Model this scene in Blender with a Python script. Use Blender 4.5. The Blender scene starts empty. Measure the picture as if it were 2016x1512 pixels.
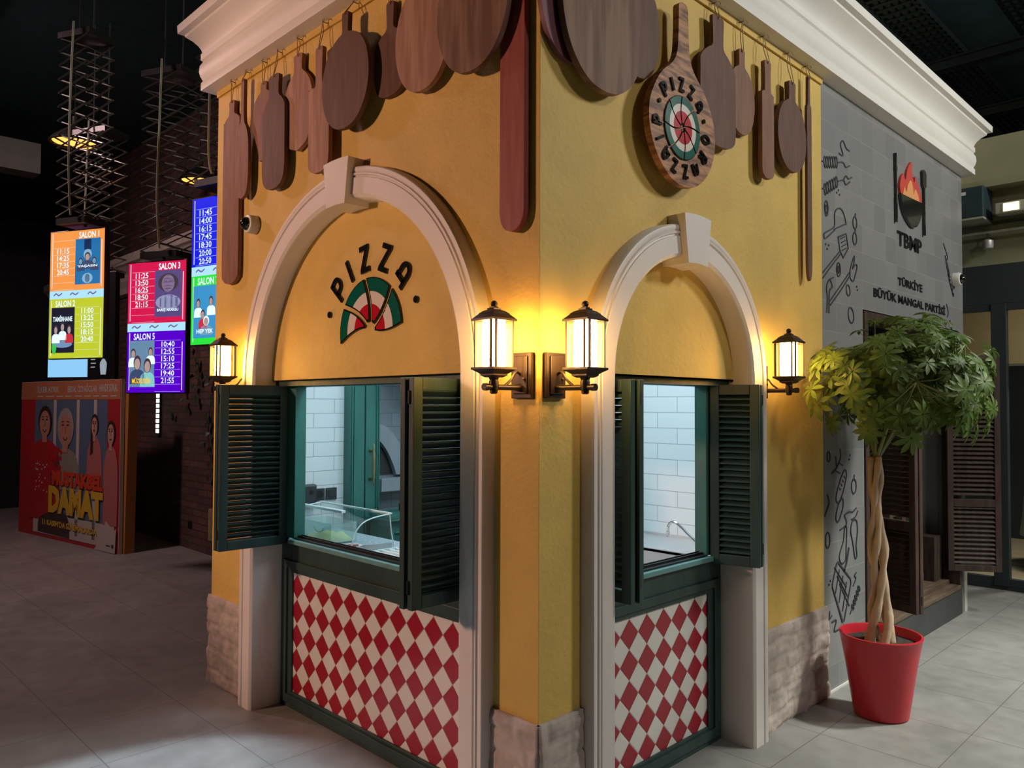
import bpy, bmesh, math, random
from mathutils import Vector, Matrix, noise
from mathutils.geometry import tessellate_polygon
random.seed(7)
SC = bpy.context.scene
COL = SC.collection
PI = math.pi

# ------------------------------------------------------------------ camera, world, exposure
def make_camera():
    yaw, pitch, roll = .7818, .0279, .0039
    f = Vector((math.cos(pitch)*math.sin(yaw), math.cos(pitch)*math.cos(yaw), math.sin(pitch)))
    r0 = Vector((math.cos(yaw), -math.sin(yaw), 0)); u0 = r0.cross(f)
    r = math.cos(roll)*r0 + math.sin(roll)*u0
    u = -math.sin(roll)*r0 + math.cos(roll)*u0
    cd = bpy.data.cameras.new('camera'); cd.sensor_width = 36; cd.lens = 36*1536.9/2016
    cd.clip_start = .05; cd.clip_end = 200
    c = bpy.data.objects.new('camera', cd); COL.objects.link(c)
    m = Matrix((r, u, -f)).transposed().to_4x4(); m.translation = Vector((-2.055, -1.9301, 1.65))
    c.matrix_world = m
    SC.camera = c
make_camera()
SC.view_settings.view_transform = 'Standard'
SC.view_settings.look = 'None'
SC.view_settings.gamma = 1
SC.view_settings.use_curve_mapping = False
SC.view_settings.exposure = 0.0
w = bpy.data.worlds.new('world'); SC.world = w; w.use_nodes = True
w.node_tree.nodes['Background'].inputs[0].default_value = (.05, .06, .07, 1)
w.node_tree.nodes['Background'].inputs[1].default_value = .12

def light(name, kind, loc, target, power, color, size=.3, spot=None, blend=.4):
    d = bpy.data.lights.new(name, kind); d.energy = power; d.color = color
    if kind == 'AREA': d.shape = 'DISK'; d.size = size
    else: d.shadow_soft_size = size
    if kind == 'SPOT': d.spot_size = math.radians(spot); d.spot_blend = blend
    o = bpy.data.objects.new(name, d); COL.objects.link(o); o.location = loc
    dv = Vector(target) - Vector(loc)
    o.rotation_euler = dv.to_track_quat('-Z', 'Y').to_euler()
    return o
# lamps outside the frame, plus an added fill in the hall
light('ceiling_lamp_right', 'AREA', (4.6, -4.2, 4.9), (2.6, 0, 1.6), 150, (1, 1, .93), .9)
light('ceiling_lamp_front', 'AREA', (1.2, -4.8, 4.9), (1.6, 0, 1.4), 50, (1, .95, .88), .6)
light('wall_washer_left', 'SPOT', (-5.2, 3.9, 3.0), (0, 1.15, 2.2), 760, (1, .57, .40), .22, 56, .55)
light('ceiling_spot_left', 'SPOT', (-.200, .72, 4.9), (-1.0, .75, 0), 1150, (.66, .85, 1), .06, 32, .22)
light('ceiling_spot_right', 'SPOT', (4.2, -2.6, 4.9), (3.2, -1.7, 0), 1250, (.96, 1, .90), .2, 62, .8)
light('hall_fill', 'AREA', (-1.8, 6.6, 4.9), (-.2, 6.4, 0), 85, (1, .66, .66), .5)  # fill added to brighten the standee and the brick wall
light('kitchen_ceiling_lamp', 'AREA', (.6, 1.4, 2.5), (.6, 1.4, 0), 18, (.64, .88, 1), .5)
light('kitchen_ceiling_lamp_sink', 'AREA', (1.5, .9, 2.5), (1.6, .9, 0), 15, (.64, .88, 1), .5)
light('ceiling_lamp_far_right', 'AREA', (5.5, 1.2, 4.7), (5.9, .3, 3), 8, (1, .95, .7), .4)
light('dining_room_lamp', 'AREA', (7.6, -.6, 2.9), (7.2, -.6, 0), 42, (1, .92, .78), .5)

# ------------------------------------------------------------------ frames of reference
ML = Matrix(((0, 0, -1, 0), (-1, 0, 0, 0), (0, 1, 0, 0), (0, 0, 0, 1)))     # left facade: u=-y, v=z, w=-x
MR = Matrix(((1, 0, 0, 0), (0, 0, -1, 0), (0, 1, 0, 0), (0, 0, 0, 1)))      # right facade: u=x, v=z, w=-y
MI = Matrix.Identity(4)

# ------------------------------------------------------------------ materials
MATS = {}
def nd(t, kind, **kw):
    n = t.nodes.new(kind)
    for k, v in kw.items(): setattr(n, k, v)
    return n
def mat(name, col, rough=.6, metal=0, var=.12, vscale=6, bump=0, bscale=60, emit=None, estr=0, spec=.5, stretch=(1, 1, 1), alpha=1, trans=0, coat=0):
    if name in MATS: return MATS[name]
    m = bpy.data.materials.new(name); m.use_nodes = True; t = m.node_tree
    b = t.nodes['Principled BSDF']
    b.inputs['Roughness'].default_value = rough; b.inputs['Metallic'].default_value = metal
    b.inputs['Specular IOR Level'].default_value = spec
    tc = nd(t, 'ShaderNodeTexCoord'); mp = nd(t, 'ShaderNodeMapping'); mp.inputs['Scale'].default_value = stretch
    t.links.new(tc.outputs['Object'], mp.inputs[0])
    if var:
        n = nd(t, 'ShaderNodeTexNoise'); n.inputs['Scale'].default_value = vscale; n.inputs['Detail'].default_value = 5
        t.links.new(mp.outputs[0], n.inputs[0])
        r = nd(t, 'ShaderNodeMapRange'); r.inputs[1].default_value = .3; r.inputs[2].default_value = .7
        r.inputs[3].default_value = 1-var; r.inputs[4].default_value = 1+var
        t.links.new(n.outputs['Fac'], r.inputs[0])
        x = nd(t, 'ShaderNodeVectorMath', operation='SCALE'); x.inputs[0].default_value = col[:3]
        t.links.new(r.outputs[0], x.inputs['Scale']); t.links.new(x.outputs[0], b.inputs['Base Color'])
    else: b.inputs['Base Color'].default_value = (*col[:3], 1)
    if bump:
        n2 = nd(t, 'ShaderNodeTexNoise'); n2.inputs['Scale'].default_value = bscale; n2.inputs['Detail'].default_value = 4
        t.links.new(mp.outputs[0], n2.inputs[0])
        bp = nd(t, 'ShaderNodeBump'); bp.inputs['Strength'].default_value = bump; bp.inputs['Distance'].default_value = .01
        t.links.new(n2.outputs['Fac'], bp.inputs['Height']); t.links.new(bp.outputs[0], b.inputs['Normal'])
    if emit: b.inputs['Emission Color'].default_value = (*emit, 1); b.inputs['Emission Strength'].default_value = estr
    if coat: b.inputs['Coat Weight'].default_value = coat
    if trans:
        tr = nd(t, 'ShaderNodeBsdfTransparent'); gl = nd(t, 'ShaderNodeBsdfGlossy'); gl.inputs['Roughness'].default_value = .03
        fr = nd(t, 'ShaderNodeLayerWeight'); fr.inputs[0].default_value = .5
        fr = math_(t, 'ADD', math_(t, 'MULTIPLY', math_(t, 'POWER', fr.outputs['Facing'], 4), .45), .035)
        tr.inputs[0].default_value = (*col, 1)
        mx = nd(t, 'ShaderNodeMixShader'); t.links.new(fr, mx.inputs[0]); t.links.new(tr.outputs[0], mx.inputs[1]); t.links.new(gl.outputs[0], mx.inputs[2])
        out = t.nodes['Material Output']
        m2 = nd(t, 'ShaderNodeMixShader'); m2.inputs[0].default_value = 1-trans
        t.links.new(mx.outputs[0], m2.inputs[1]); t.links.new(b.outputs[0], m2.inputs[2]); t.links.new(m2.outputs[0], out.inputs[0])
    MATS[name] = m; return m

def math_(t, op, a, b=None, c=None):
    n = nd(t, 'ShaderNodeMath', operation=op)
    for i, v in enumerate((a, b, c)):
        if v is None: continue
        if isinstance(v, (int, float)): n.inputs[i].default_value = v
        else: t.links.new(v, n.inputs[i])
    return n.outputs[0]
def mixcol(t, fac, a, b):
    n = nd(t, 'ShaderNodeMix', data_type='RGBA')
    if isinstance(fac, (int, float)): n.inputs[0].default_value = fac
    else: t.links.new(fac, n.inputs[0])
    for i, v in ((6, a), (7, b)):
        if isinstance(v, tuple): n.inputs[i].default_value = (*v, 1)
        else: t.links.new(v, n.inputs[i])
    return n.outputs[2]
def geo_uv(t, axes, off=(0, 0)):
    g = nd(t, 'ShaderNodeNewGeometry'); s = nd(t, 'ShaderNodeSeparateXYZ'); t.links.new(g.outputs['Position'], s.inputs[0])
    a = math_(t, 'ADD', s.outputs[axes[0]], off[0]); b = math_(t, 'ADD', s.outputs[axes[1]], off[1])
    return a, b, g
def bump_to(t, b, h, strength=.3, dist=.004):
    bp = nd(t, 'ShaderNodeBump'); bp.inputs['Strength'].default_value = strength; bp.inputs['Distance'].default_value = dist
    t.links.new(h, bp.inputs['Height']); t.links.new(bp.outputs[0], b.inputs['Normal'])
def noise_node(t, vec, scale, detail=4):
    n = nd(t, 'ShaderNodeTexNoise'); n.inputs['Scale'].default_value = scale; n.inputs['Detail'].default_value = detail
    if vec is not None: t.links.new(vec, n.inputs[0])
    return n.outputs['Fac']

def harlequin(name, axes, off):
    m = bpy.data.materials.new(name); m.use_nodes = True; t = m.node_tree; b = t.nodes['Principled BSDF']
    a, z, g = geo_uv(t, axes, off)
    p = math_(t, 'DIVIDE', a, .130); q = math_(t, 'DIVIDE', z, .132)
    U = math_(t, 'ADD', p, q); V = math_(t, 'SUBTRACT', p, q)
    ru = math_(t, 'ROUND', U); rv = math_(t, 'ROUND', V)
    par = math_(t, 'MODULO', math_(t, 'ADD', math_(t, 'ADD', ru, rv), 1000), 2)      # 0 -> red
    du = math_(t, 'ABSOLUTE', math_(t, 'SUBTRACT', U, ru)); dv = math_(t, 'ABSOLUTE', math_(t, 'SUBTRACT', V, rv))
    edge = math_(t, 'MAXIMUM', du, dv)
    grout = math_(t, 'GREATER_THAN', edge, .485)
    tile = mixcol(t, math_(t, 'GREATER_THAN', par, .5), (.35, .006, .022), (.74, .70, .64))
    n = noise_node(t, g.outputs['Position'], 3)
    c = mixcol(t, grout, tile, (.42, .30, .26))
    t.links.new(c, b.inputs['Base Color'])
    b.inputs['Roughness'].default_value = .28
    h = nd(t, 'ShaderNodeMapRange'); h.inputs[1].default_value = .44; h.inputs[2].default_value = .5; h.inputs[3].default_value = 1; h.inputs[4].default_value = 0
    t.links.new(edge, h.inputs[0]); bump_to(t, b, h.outputs[0], .5, .003)
    return m
def brick_mat(name, axes, off, bw, bh, c1, c2, mortar, msize=.004, rough=.3, offset=.5, bump=.4, dirt=None, bdist=.004, mvar=0):
    m = bpy.data.materials.new(name); m.use_nodes = True; t = m.node_tree; b = t.nodes['Principled BSDF']
    a, z, g = geo_uv(t, axes, off)
    cb = nd(t, 'ShaderNodeCombineXYZ'); t.links.new(a, cb.inputs[0]); t.links.new(z, cb.inputs[1])
    vec = cb.outputs[0]
    if mvar:
        nn = nd(t, 'ShaderNodeTexNoise'); nn.inputs['Scale'].default_value = 4; t.links.new(vec, nn.inputs[0])
        sc = nd(t, 'ShaderNodeVectorMath', operation='SCALE'); t.links.new(nn.outputs['Color'], sc.inputs[0]); sc.inputs['Scale'].default_value = mvar
        ad = nd(t, 'ShaderNodeVectorMath', operation='ADD'); t.links.new(vec, ad.inputs[0]); t.links.new(sc.outputs[0], ad.inputs[1]); vec = ad.outputs[0]
    k = nd(t, 'ShaderNodeTexBrick'); k.offset = offset; k.inputs['Scale'].default_value = 1
    k.inputs['Brick Width'].default_value = bw; k.inputs['Row Height'].default_value = bh
    k.inputs['Mortar Size'].default_value = msize; k.inputs['Mortar Smooth'].default_value = .2
    k.inputs['Color1'].default_value = (*c1, 1); k.inputs['Color2'].default_value = (*c2, 1); k.inputs['Mortar'].default_value = (*mortar, 1)
    t.links.new(vec, k.inputs[0]); col = k.outputs['Color']
    if dirt:
        n = noise_node(t, g.outputs['Position'], dirt[0], 6)
        r = nd(t, 'ShaderNodeMapRange'); r.inputs[1].default_value = .35; r.inputs[2].default_value = .65; r.inputs[3].default_value = 0; r.inputs[4].default_value = dirt[1]
        t.links.new(n, r.inputs[0]); col = mixcol(t, r.outputs[0], col, dirt[2])
    t.links.new(col, b.inputs['Base Color']); b.inputs['Roughness'].default_value = rough
    h = math_(t, 'SUBTRACT', 1, k.outputs['Fac']); bump_to(t, b, h, bump, bdist)
    return m
def wood_mat(name, c1, c2, rough=.55, scale=(3, .5, 3), contrast=1, bump=.15):
    if name in MATS: return MATS[name]
    m = bpy.data.materials.new(name); m.use_nodes = True; t = m.node_tree; b = t.nodes['Principled BSDF']
    tc = nd(t, 'ShaderNodeTexCoord'); mp = nd(t, 'ShaderNodeMapping'); mp.inputs['Scale'].default_value = scale
    t.links.new(tc.outputs['Object'], mp.inputs[0])
    n = noise_node(t, mp.outputs[0], 7, 7)
    r = nd(t, 'ShaderNodeMapRange'); r.inputs[1].default_value = .5-.2/contrast; r.inputs[2].default_value = .5+.2/contrast
    t.links.new(n, r.inputs[0]); c = mixcol(t, r.outputs[0], c1, c2)
    t.links.new(c, b.inputs['Base Color']); b.inputs['Roughness'].default_value = rough; b.inputs['Specular IOR Level'].default_value = .22
    bump_to(t, b, n, bump, .004)
    MATS[name] = m; return m

def floor_mat():
    m = bpy.data.materials.new('floor_tile'); m.use_nodes = True; t = m.node_tree; b = t.nodes['Principled BSDF']
    x, y, g = geo_uv(t, (0, 1), (.28+53.7, -2.50+54))
    fx = math_(t, 'ABSOLUTE', math_(t, 'SUBTRACT', math_(t, 'MODULO', math_(t, 'ADD', x, .2685), .537), .2685))
    fy = math_(t, 'ABSOLUTE', math_(t, 'SUBTRACT', math_(t, 'MODULO', math_(t, 'ADD', y, .27), .54), .27))
    e = math_(t, 'MINIMUM', fx, fy); gr = math_(t, 'LESS_THAN', e, .0022)
    n1 = noise_node(t, g.outputs['Position'], 1.6, 6); n2 = noise_node(t, g.outputs['Position'], 9, 6)
    nn = math_(t, 'ADD', math_(t, 'MULTIPLY', n1, .6), math_(t, 'MULTIPLY', n2, .4))
    r = nd(t, 'ShaderNodeMapRange'); r.inputs[1].default_value = .35; r.inputs[2].default_value = .65
    t.links.new(nn, r.inputs[0])
    # each tile has a slightly different tone
    ix = math_(t, 'FLOOR', math_(t, 'DIVIDE', x, .537)); iy = math_(t, 'FLOOR', math_(t, 'DIVIDE', y, .54))
    cb = nd(t, 'ShaderNodeCombineXYZ'); t.links.new(ix, cb.inputs[0]); t.links.new(iy, cb.inputs[1])
    wn = nd(t, 'ShaderNodeTexWhiteNoise'); t.links.new(cb.outputs[0], wn.inputs[0])
    c = mixcol(t, r.outputs[0], (.20, .195, .185), (.31, .30, .285))
    c = mixcol(t, math_(t, 'MULTIPLY', wn.outputs[0], .25), c, (.22, .21, .20))
    c = mixcol(t, gr, c, (.13, .12, .115))
    t.links.new(c, b.inputs['Base Color'])
    rr = nd(t, 'ShaderNodeMapRange'); rr.inputs[3].default_value = .38; rr.inputs[4].default_value = .55
    t.links.new(n2, rr.inputs[0]); t.links.new(rr.outputs[0], b.inputs['Roughness'])
    h = math_(t, 'SUBTRACT', 1, gr); bump_to(t, b, h, .25, .002)
    return m

YEL = mat('yellow_plaster', (.66, .44, .11), .62, var=.07, vscale=5, bump=.35, bscale=45, spec=.35)
WHI = mat('cream_trim', (.72, .66, .62), .5, var=.04, vscale=4, bump=.06, bscale=40)
COR = mat('white_cornice', (.80, .77, .72), .5, var=.03, vscale=3)
GRN = mat('green_painted_wood', (.025, .054, .049), .42, var=.25, vscale=8, bump=.2, bscale=30, stretch=(1, 1, .25))
GRN2 = mat('kitchen_green_wood', (.036, .15, .12), .4, var=.2, vscale=9, bump=.12, bscale=40, stretch=(1, 1, .2))
BLK = mat('black_metal', (.012, .012, .012), .4, var=0)
BRZ = mat('bronze_metal', (.045, .028, .020), .38, metal=.5, var=.15)
STE = mat('brushed_steel', (.62, .60, .58), .32, metal=.55, var=.06, vscale=20)
CHR = mat('chrome', (.8, .8, .8), .08, metal=1, var=0)
BRA = mat('aged_brass', (.50, .38, .20), .3, metal=1, var=.1)
PLW = mat('white_plastic', (.7, .68, .64), .4, var=0)
DGL = mat('dark_dome_glass', (.01, .01, .01), .06, var=0, coat=1)
GLA = mat('clear_glass', (.95, .98, .98), .05, var=0, trans=1)
DWD = wood_mat('dark_brown_wood', (.042, .026, .022), (.085, .056, .046), .5, (4, 4, .6))
BWD = wood_mat('brown_wood', (.085, .055, .038), (.17, .12, .085), .5, (.8, 4, 4))
ROPE = mat('jute_string', (.42, .29, .16), .9, var=0)
LET = mat('black_gloss', (.010, .011, .013), .12, var=0, coat=.5)
DGR = mat('sign_green', (.0, .105, .075), .18, var=0)
DWH = mat('sign_white', (.74, .66, .60), .2, var=0)
DRD = mat('sign_red', (.50, .006, .025), .18, var=0)
INK = mat('black_ink', (.035, .035, .045), .6, var=0)
DRK = mat('charcoal_render', (.055, .058, .056), .6, var=.15)
GRA = brick_mat('grey_wall_tile', (0, 2), (-2.39+30, -.06+30), .20, .177, (.19, .19, .192), (.245, .245, .245), (.30, .30, .295), .0022, .42, offset=0, bump=.2, dirt=(2.5, .4, (.20, .20, .21)))

# ------------------------------------------------------------------ mesh builder
ORG = {}
class MB:
    def __init__(s, M=MI): s.v = []; s.f = []; s.m = []; s.M = M; s.mi = 0
    def add(s, vs, fs):
        o = len(s.v); s.v += [s.M @ Vector(p) for p in vs]
        s.f += [[i+o for i in f] for f in fs]; s.m += [s.mi]*len(fs); return s
    def box(s, a, b):
        x0, y0, z0 = a; x1, y1, z1 = b
        return s.add([(x0, y0, z0), (x1, y0, z0), (x1, y1, z0), (x0, y1, z0), (x0, y0, z1), (x1, y0, z1), (x1, y1, z1), (x0, y1, z1)],
                     [(0, 3, 2, 1), (4, 5, 6, 7), (0, 1, 5, 4), (1, 2, 6, 5), (2, 3, 7, 6), (3, 0, 4, 7)])
    def prism(s, outl, w0, w1, holes=(), chamfer=0):
        loops = [list(outl)] + [list(h) for h in holes]
        allp = [p for l in loops for p in l]
        tris = tessellate_polygon([[Vector((p[0], p[1], 0)) for p in l] for l in loops])
        n = len(allp)
        vs = [(p[0], p[1], w0) for p in allp] + [(p[0], p[1], w1) for p in allp]
        fs = []
        for t in tris:
            a, b, c = t
            A, B, Cc = allp[a], allp[b], allp[c]
            cr = (B[0]-A[0])*(Cc[1]-A[1]) - (B[1]-A[1])*(Cc[0]-A[0])
            if abs(cr) < 1e-12: continue
            if cr < 0: b, c = c, b
            fs += [(a+n, b+n, c+n), (a, c, b)]
        o = 0
        for li, l in enumerate(loops):
            k = len(l); area = sum(l[i][0]*l[(i+1) % k][1]-l[(i+1) % k][0]*l[i][1] for i in range(k))
            flip = (area < 0) != (li > 0)
            for i in range(k):
                a, b = o+i, o+(i+1) % k
                if (area < 0): a, b = b, a
                if li > 0: a, b = b, a
                fs.append((a, b, b+n, a+n))
            o += k
        return s.add(vs, fs)
    def tube(s, pts, r, n=8, caps=True):
        pts = [Vector(p) for p in pts]; k = len(pts)
        rs = r if isinstance(r, (list, tuple)) else [r]*k
        vs = []; fs = []; prev = None
        for i, p in enumerate(pts):
            t = (pts[min(i+1, k-1)] - pts[max(i-1, 0)]).normalized()
            if prev is None:
                a = Vector((0, 0, 1)) if abs(t.z) < .9 else Vector((1, 0, 0))
                prev = t.cross(a).normalized()
            x = (prev - t*prev.dot(t)).normalized(); y = t.cross(x); prev = x
            for j in range(n):
                an = 2*PI*j/n; vs.append(p + (x*math.cos(an)+y*math.sin(an))*rs[i])
        for i in range(k-1):
            for j in range(n): fs.append((i*n+j, i*n+(j+1) % n, (i+1)*n+(j+1) % n, (i+1)*n+j))
        if caps: fs += [tuple(range(n))[::-1], tuple(range((k-1)*n, k*n))]
        return s.add(vs, fs)
    def lathe(s, prof, c, n=24, sx=1, sy=1, axis='y', caps=True):
        """profile (r, h); axis y: local v is up, axis z: h along w, axis Z: world z in MI frame"""
        vs = []; fs = []
        for r, h in prof:
            for j in range(n):
                a = 2*PI*(j+.5)/n; p = r*math.cos(a)*sx; q = r*math.sin(a)*sy
                if axis == 'y': vs.append((c[0]+p, c[1]+h, c[2]-q))
                else: vs.append((c[0]+p, c[1]+q, c[2]+h))
        k = len(prof)
        for i in range(k-1):
            for j in range(n): fs.append((i*n+j, i*n+(j+1) % n, (i+1)*n+(j+1) % n, (i+1)*n+j))
        if caps: fs += [tuple(range(n))[::-1], tuple(range((k-1)*n, k*n))]
        return s.add(vs, fs)
    def ball(s, c, r, n=12, sx=1, sy=1, sz=1):
        prof = [(max(r*math.sin(PI*i/n), 1e-4), -r*math.cos(PI*i/n)*sz) for i in range(n+1)]
        return s.lathe(prof, c, max(10, n), sx, sy, 'z', False)
    def stroke(s, pts, wd, w0, w1, closed=False):
        """flat ribbon with thickness following 2D pts"""
        P = [Vector((p[0], p[1])) for p in pts]; k = len(P); Lf = []; Rt = []
        for i in range(k):
            if closed: a, b = P[(i-1) % k], P[(i+1) % k]
            else: a, b = P[max(i-1, 0)], P[min(i+1, k-1)]
            t = (b-a); t = t.normalized() if t.length > 0 else Vector((1, 0))
            n = Vector((-t.y, t.x)); sc = 1
            if (closed or 0 < i < k-1):
                d1 = (P[i]-P[(i-1) % k]).normalized(); sc = 1/max(.5, abs(n.dot(Vector((-d1.y, d1.x)))))
            Lf.append(P[i]+n*wd/2*sc); Rt.append(P[i]-n*wd/2*sc)
        vs = []
        for i in range(k): vs += [(Lf[i].x, Lf[i].y, w0), (Rt[i].x, Rt[i].y, w0), (Lf[i].x, Lf[i].y, w1), (Rt[i].x, Rt[i].y, w1)]
        fs = []
        for i in range(k if closed else k-1):
            a = 4*i; b = 4*((i+1) % k)
            fs += [(a+2, a+3, b+3, b+2), (a, b, b+1, a+1), (a, a+2, b+2, b), (a+1, b+1, b+3, a+3)]
        if not closed: fs += [(0, 1, 3, 2), (4*k-4, 4*k-2, 4*k-1, 4*k-3)]
        return s.add(vs, fs)
    def obj(s, name, mats, parent=None, smooth=False, bevel=0, kind=None, seg=2):
        if not isinstance(mats, (list, tuple)): mats = [mats]
        me = bpy.data.meshes.new(name)
        if parent is None:
            lo = [min(v[i] for v in s.v) for i in range(3)]; hi = [max(v[i] for v in s.v) for i in range(3)]
            org = Vector(((lo[0]+hi[0])/2, (lo[1]+hi[1])/2, lo[2]))
        else: org = ORG[parent.name]
        me.from_pydata([v-org for v in s.v], [], s.f)
        for m in mats: me.materials.append(m)
        for i, p in enumerate(me.polygons): p.material_index = s.m[i]
        bm = bmesh.new(); bm.from_mesh(me); bmesh.ops.recalc_face_normals(bm, faces=bm.faces); bm.to_mesh(me); bm.free()
        if smooth:
            for p in me.polygons: p.use_smooth = True
            if smooth != 'all':
                me.set_sharp_from_angle(angle=math.radians(35))
        o = bpy.data.objects.new(name, me); COL.objects.link(o)
        if parent is None: o.location = org
        else: o.parent = parent
        ORG[o.name] = org
        if bevel:
            md = o.modifiers.new('bevel', 'BEVEL'); md.width = bevel; md.segments = seg; md.limit_method = 'ANGLE'; md.angle_limit = math.radians(40)
        if kind: o['kind'] = kind
        return o
def tag(o, label, cat, group=None, kind=None):
    if label: o['label'] = label
    if cat: o['category'] = cat
    if group: o['group'] = group
    if kind: o['kind'] = kind
    return o
def empty(name, loc, label=None, cat=None, group=None, kind=None):
    o = bpy.data.objects.new(name, None); COL.objects.link(o); o.location = loc; o.empty_display_size = .05
    ORG[o.name] = Vector(loc)
    return tag(o, label, cat, group, kind)
def text_pts(txt, offset=0.0, ex=0):
    c = bpy.data.curves.new('t', 'FONT'); c.body = txt; c.offset = offset; c.resolution_u = 2; c.size = 1
    o = bpy.data.objects.new('t', c); COL.objects.link(o)
    me = bpy.data.meshes.new_from_object(o.evaluated_get(bpy.context.evaluated_depsgraph_get()))
    vs = [v.co.copy() for v in me.vertices]; fs = [tuple(p.vertices) for p in me.polygons]
    bpy.data.objects.remove(o); bpy.data.curves.remove(c); bpy.data.meshes.remove(me)
    return vs, fs
TCACHE = {}
def put_text(mb, txt, u0, u1, v0, v1, wz, offset=.02, thick=0, rot=0):
    key = (txt, offset)
    if key not in TCACHE:
        bpy.context.view_layer.update(); TCACHE[key] = text_pts(txt, offset)
    vs, fs = TCACHE[key]
    if not vs: return
    x0 = min(v.x for v in vs); x1 = max(v.x for v in vs); y0 = min(v.y for v in vs); y1 = max(v.y for v in vs)
    def tr(v, w): return (u0+(v.x-x0)/(x1-x0)*(u1-u0), v0+(v.y-y0)/(y1-y0)*(v1-v0), w)
    n = len(vs)
    if thick:
        V = [tr(v, wz) for v in vs]+[tr(v, wz+thick) for v in vs]
        F = [tuple(i+n for i in f) for f in fs]
        ec = {}
        for f in fs:
            for i in range(len(f)):
                a, b = f[i], f[(i+1) % len(f)]; ec[(a, b)] = ec.get((a, b), 0)+1
        for (a, b) in ec:
            if (b, a) not in ec: F.append((a, b, b+n, a+n))
        mb.add(V, F)
    else: mb.add([tr(v, wz) for v in vs], fs)
def catmull(pts, per=6, closed=False):
    out = []; k = len(pts)
    for i in range(k if closed else k-1):
        if closed: p = [pts[(i+j) % k] for j in (-1, 0, 1, 2)]
        else: p = [pts[max(i-1, 0)], pts[i], pts[i+1], pts[min(i+2, k-1)]]
        for j in range(per):
            t = j/per
            out.append(tuple(.5*(2*p[1][d]+(p[2][d]-p[0][d])*t+(2*p[0][d]-5*p[1][d]+4*p[2][d]-p[3][d])*t*t+(3*p[1][d]-p[0][d]-3*p[2][d]+p[3][d])*t**3) for d in range(len(pts[0]))))
    if not closed: out.append(tuple(pts[-1]))
    return out
def arc(cx, cy, r, a0, a1, n):
    return [(cx+r*math.cos(a0+(a1-a0)*i/n), cy+r*math.sin(a0+(a1-a0)*i/n)) for i in range(n+1)]
SPR = 1.765
TOPZ = 3.975
# ================================================================== SETTING
fm = floor_mat()
MB().box((-9, -7, -.1), (10, 16, 0)).obj('floor', fm, kind='structure')
MB().box((-9, -7, 5.3), (10, 16, 5.4)).obj('ceiling', mat('black_ceiling', (.015, .045, .055), .8, var=.2), kind='structure')

def side_wall(name, M, u0, u1, cu, r, z1):
    # solid wall with one arched opening down to the floor
    R_ = r+.02
    outl = [(u0, 0), (cu-R_, 0), (cu-R_, SPR)] + arc(cu, SPR, R_, PI, 0, 40)[1:] + [(cu+R_, 0), (u1, 0), (u1, z1), (u0, z1)]
    return MB(M).prism(outl, -.16, 0).obj(name, YEL, kind='structure')
side_wall('wall_left', ML, -2.70, -.0008, -1.228, .85, 3.62)
side_wall('wall_right', MR, .0008, 2.385, .92, .545, 3.62)
# tiled grill kiosk wall with rectangular opening
mb = MB(MR); mb.prism([(2.386, 0), (2.99, 0), (2.99, 2.27), (4.96, 2.27), (4.96, 0), (5.09, 0), (5.09, 3.62), (2.386, 3.62)], -.16, -.003)
mb.obj('wall_tiled', GRA, kind='structure')
MB(MR).prism([(5.03, 0), (5.095, 0), (5.095, .52), (5.03, .52)], -.004, .004).obj('trim_6', COR, kind='structure')
MB().box((5.0, .16, 0), (5.09, 2.7, 3.62)).obj('wall_tiled_side', mat('grey_render', (.3, .3, .3), .6), kind='structure')
MB().box((.16, 2.62, 0), (5.0, 2.70, 3.62)).obj('wall_back', YEL, kind='structure')
MB().box((.0, 0.0, 3.62), (5.09, 2.70, 3.95)).obj('wall_parapet', COR, kind='structure')

def arch_trim(name, M, cu, r):
    sec = [(-.005, -.125), (-.005, -.02), (0, .046), (.004, .052), (.012, .056), (.016, .060), (.090, .060), (.093, .054), (.098, .053), (.103, .061), (.110, .062), (.115, .055), (.119, .057), (.126, .060), (.138, .058), (.144, .048), (.147, 0)]
    path = [((cu-r, 0), (-1, 0)), ((cu-r, SPR), (-1, 0))]
    n = 48
    for i in range(1, n):
        a = PI - PI*i/n; path.append(((cu+r*math.cos(a), SPR+r*math.sin(a)), (math.cos(a), math.sin(a))))
    path += [((cu+r, SPR), (1, 0)), ((cu+r, 0), (1, 0))]
    vs = []; fs = []; k = len(sec)
    for (p, d) in path:
        for (o, w_) in sec: vs.append((p[0]+d[0]*o, p[1]+d[1]*o, w_))
    for i in range(len(path)-1):
        for j in range(k-1): fs.append((i*k+j, i*k+j+1, (i+1)*k+j+1, (i+1)*k+j))
    fs += [tuple(range(k)), tuple(range((len(path)-1)*k, len(path)*k))[::-1]]
    root = MB(M).add(vs, fs).obj(name, WHI, kind='structure', smooth=True)
    # keystone
    a0 = math.radians(90); at = .107/(r+.185); ab = .078/(r-.03)
    top = arc(cu, SPR, r+.185, a0+at, a0-at, 8); bot = arc(cu, SPR, r-.03, a0-ab, a0+ab, 8)
    MB(M).prism(top+bot, -.10, .090).obj('keystone', WHI, root, bevel=.003)
    return root
arch_trim('trim_1', ML, -1.228, .85)
arch_trim('trim_2', MR, .92, .54)

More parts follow.
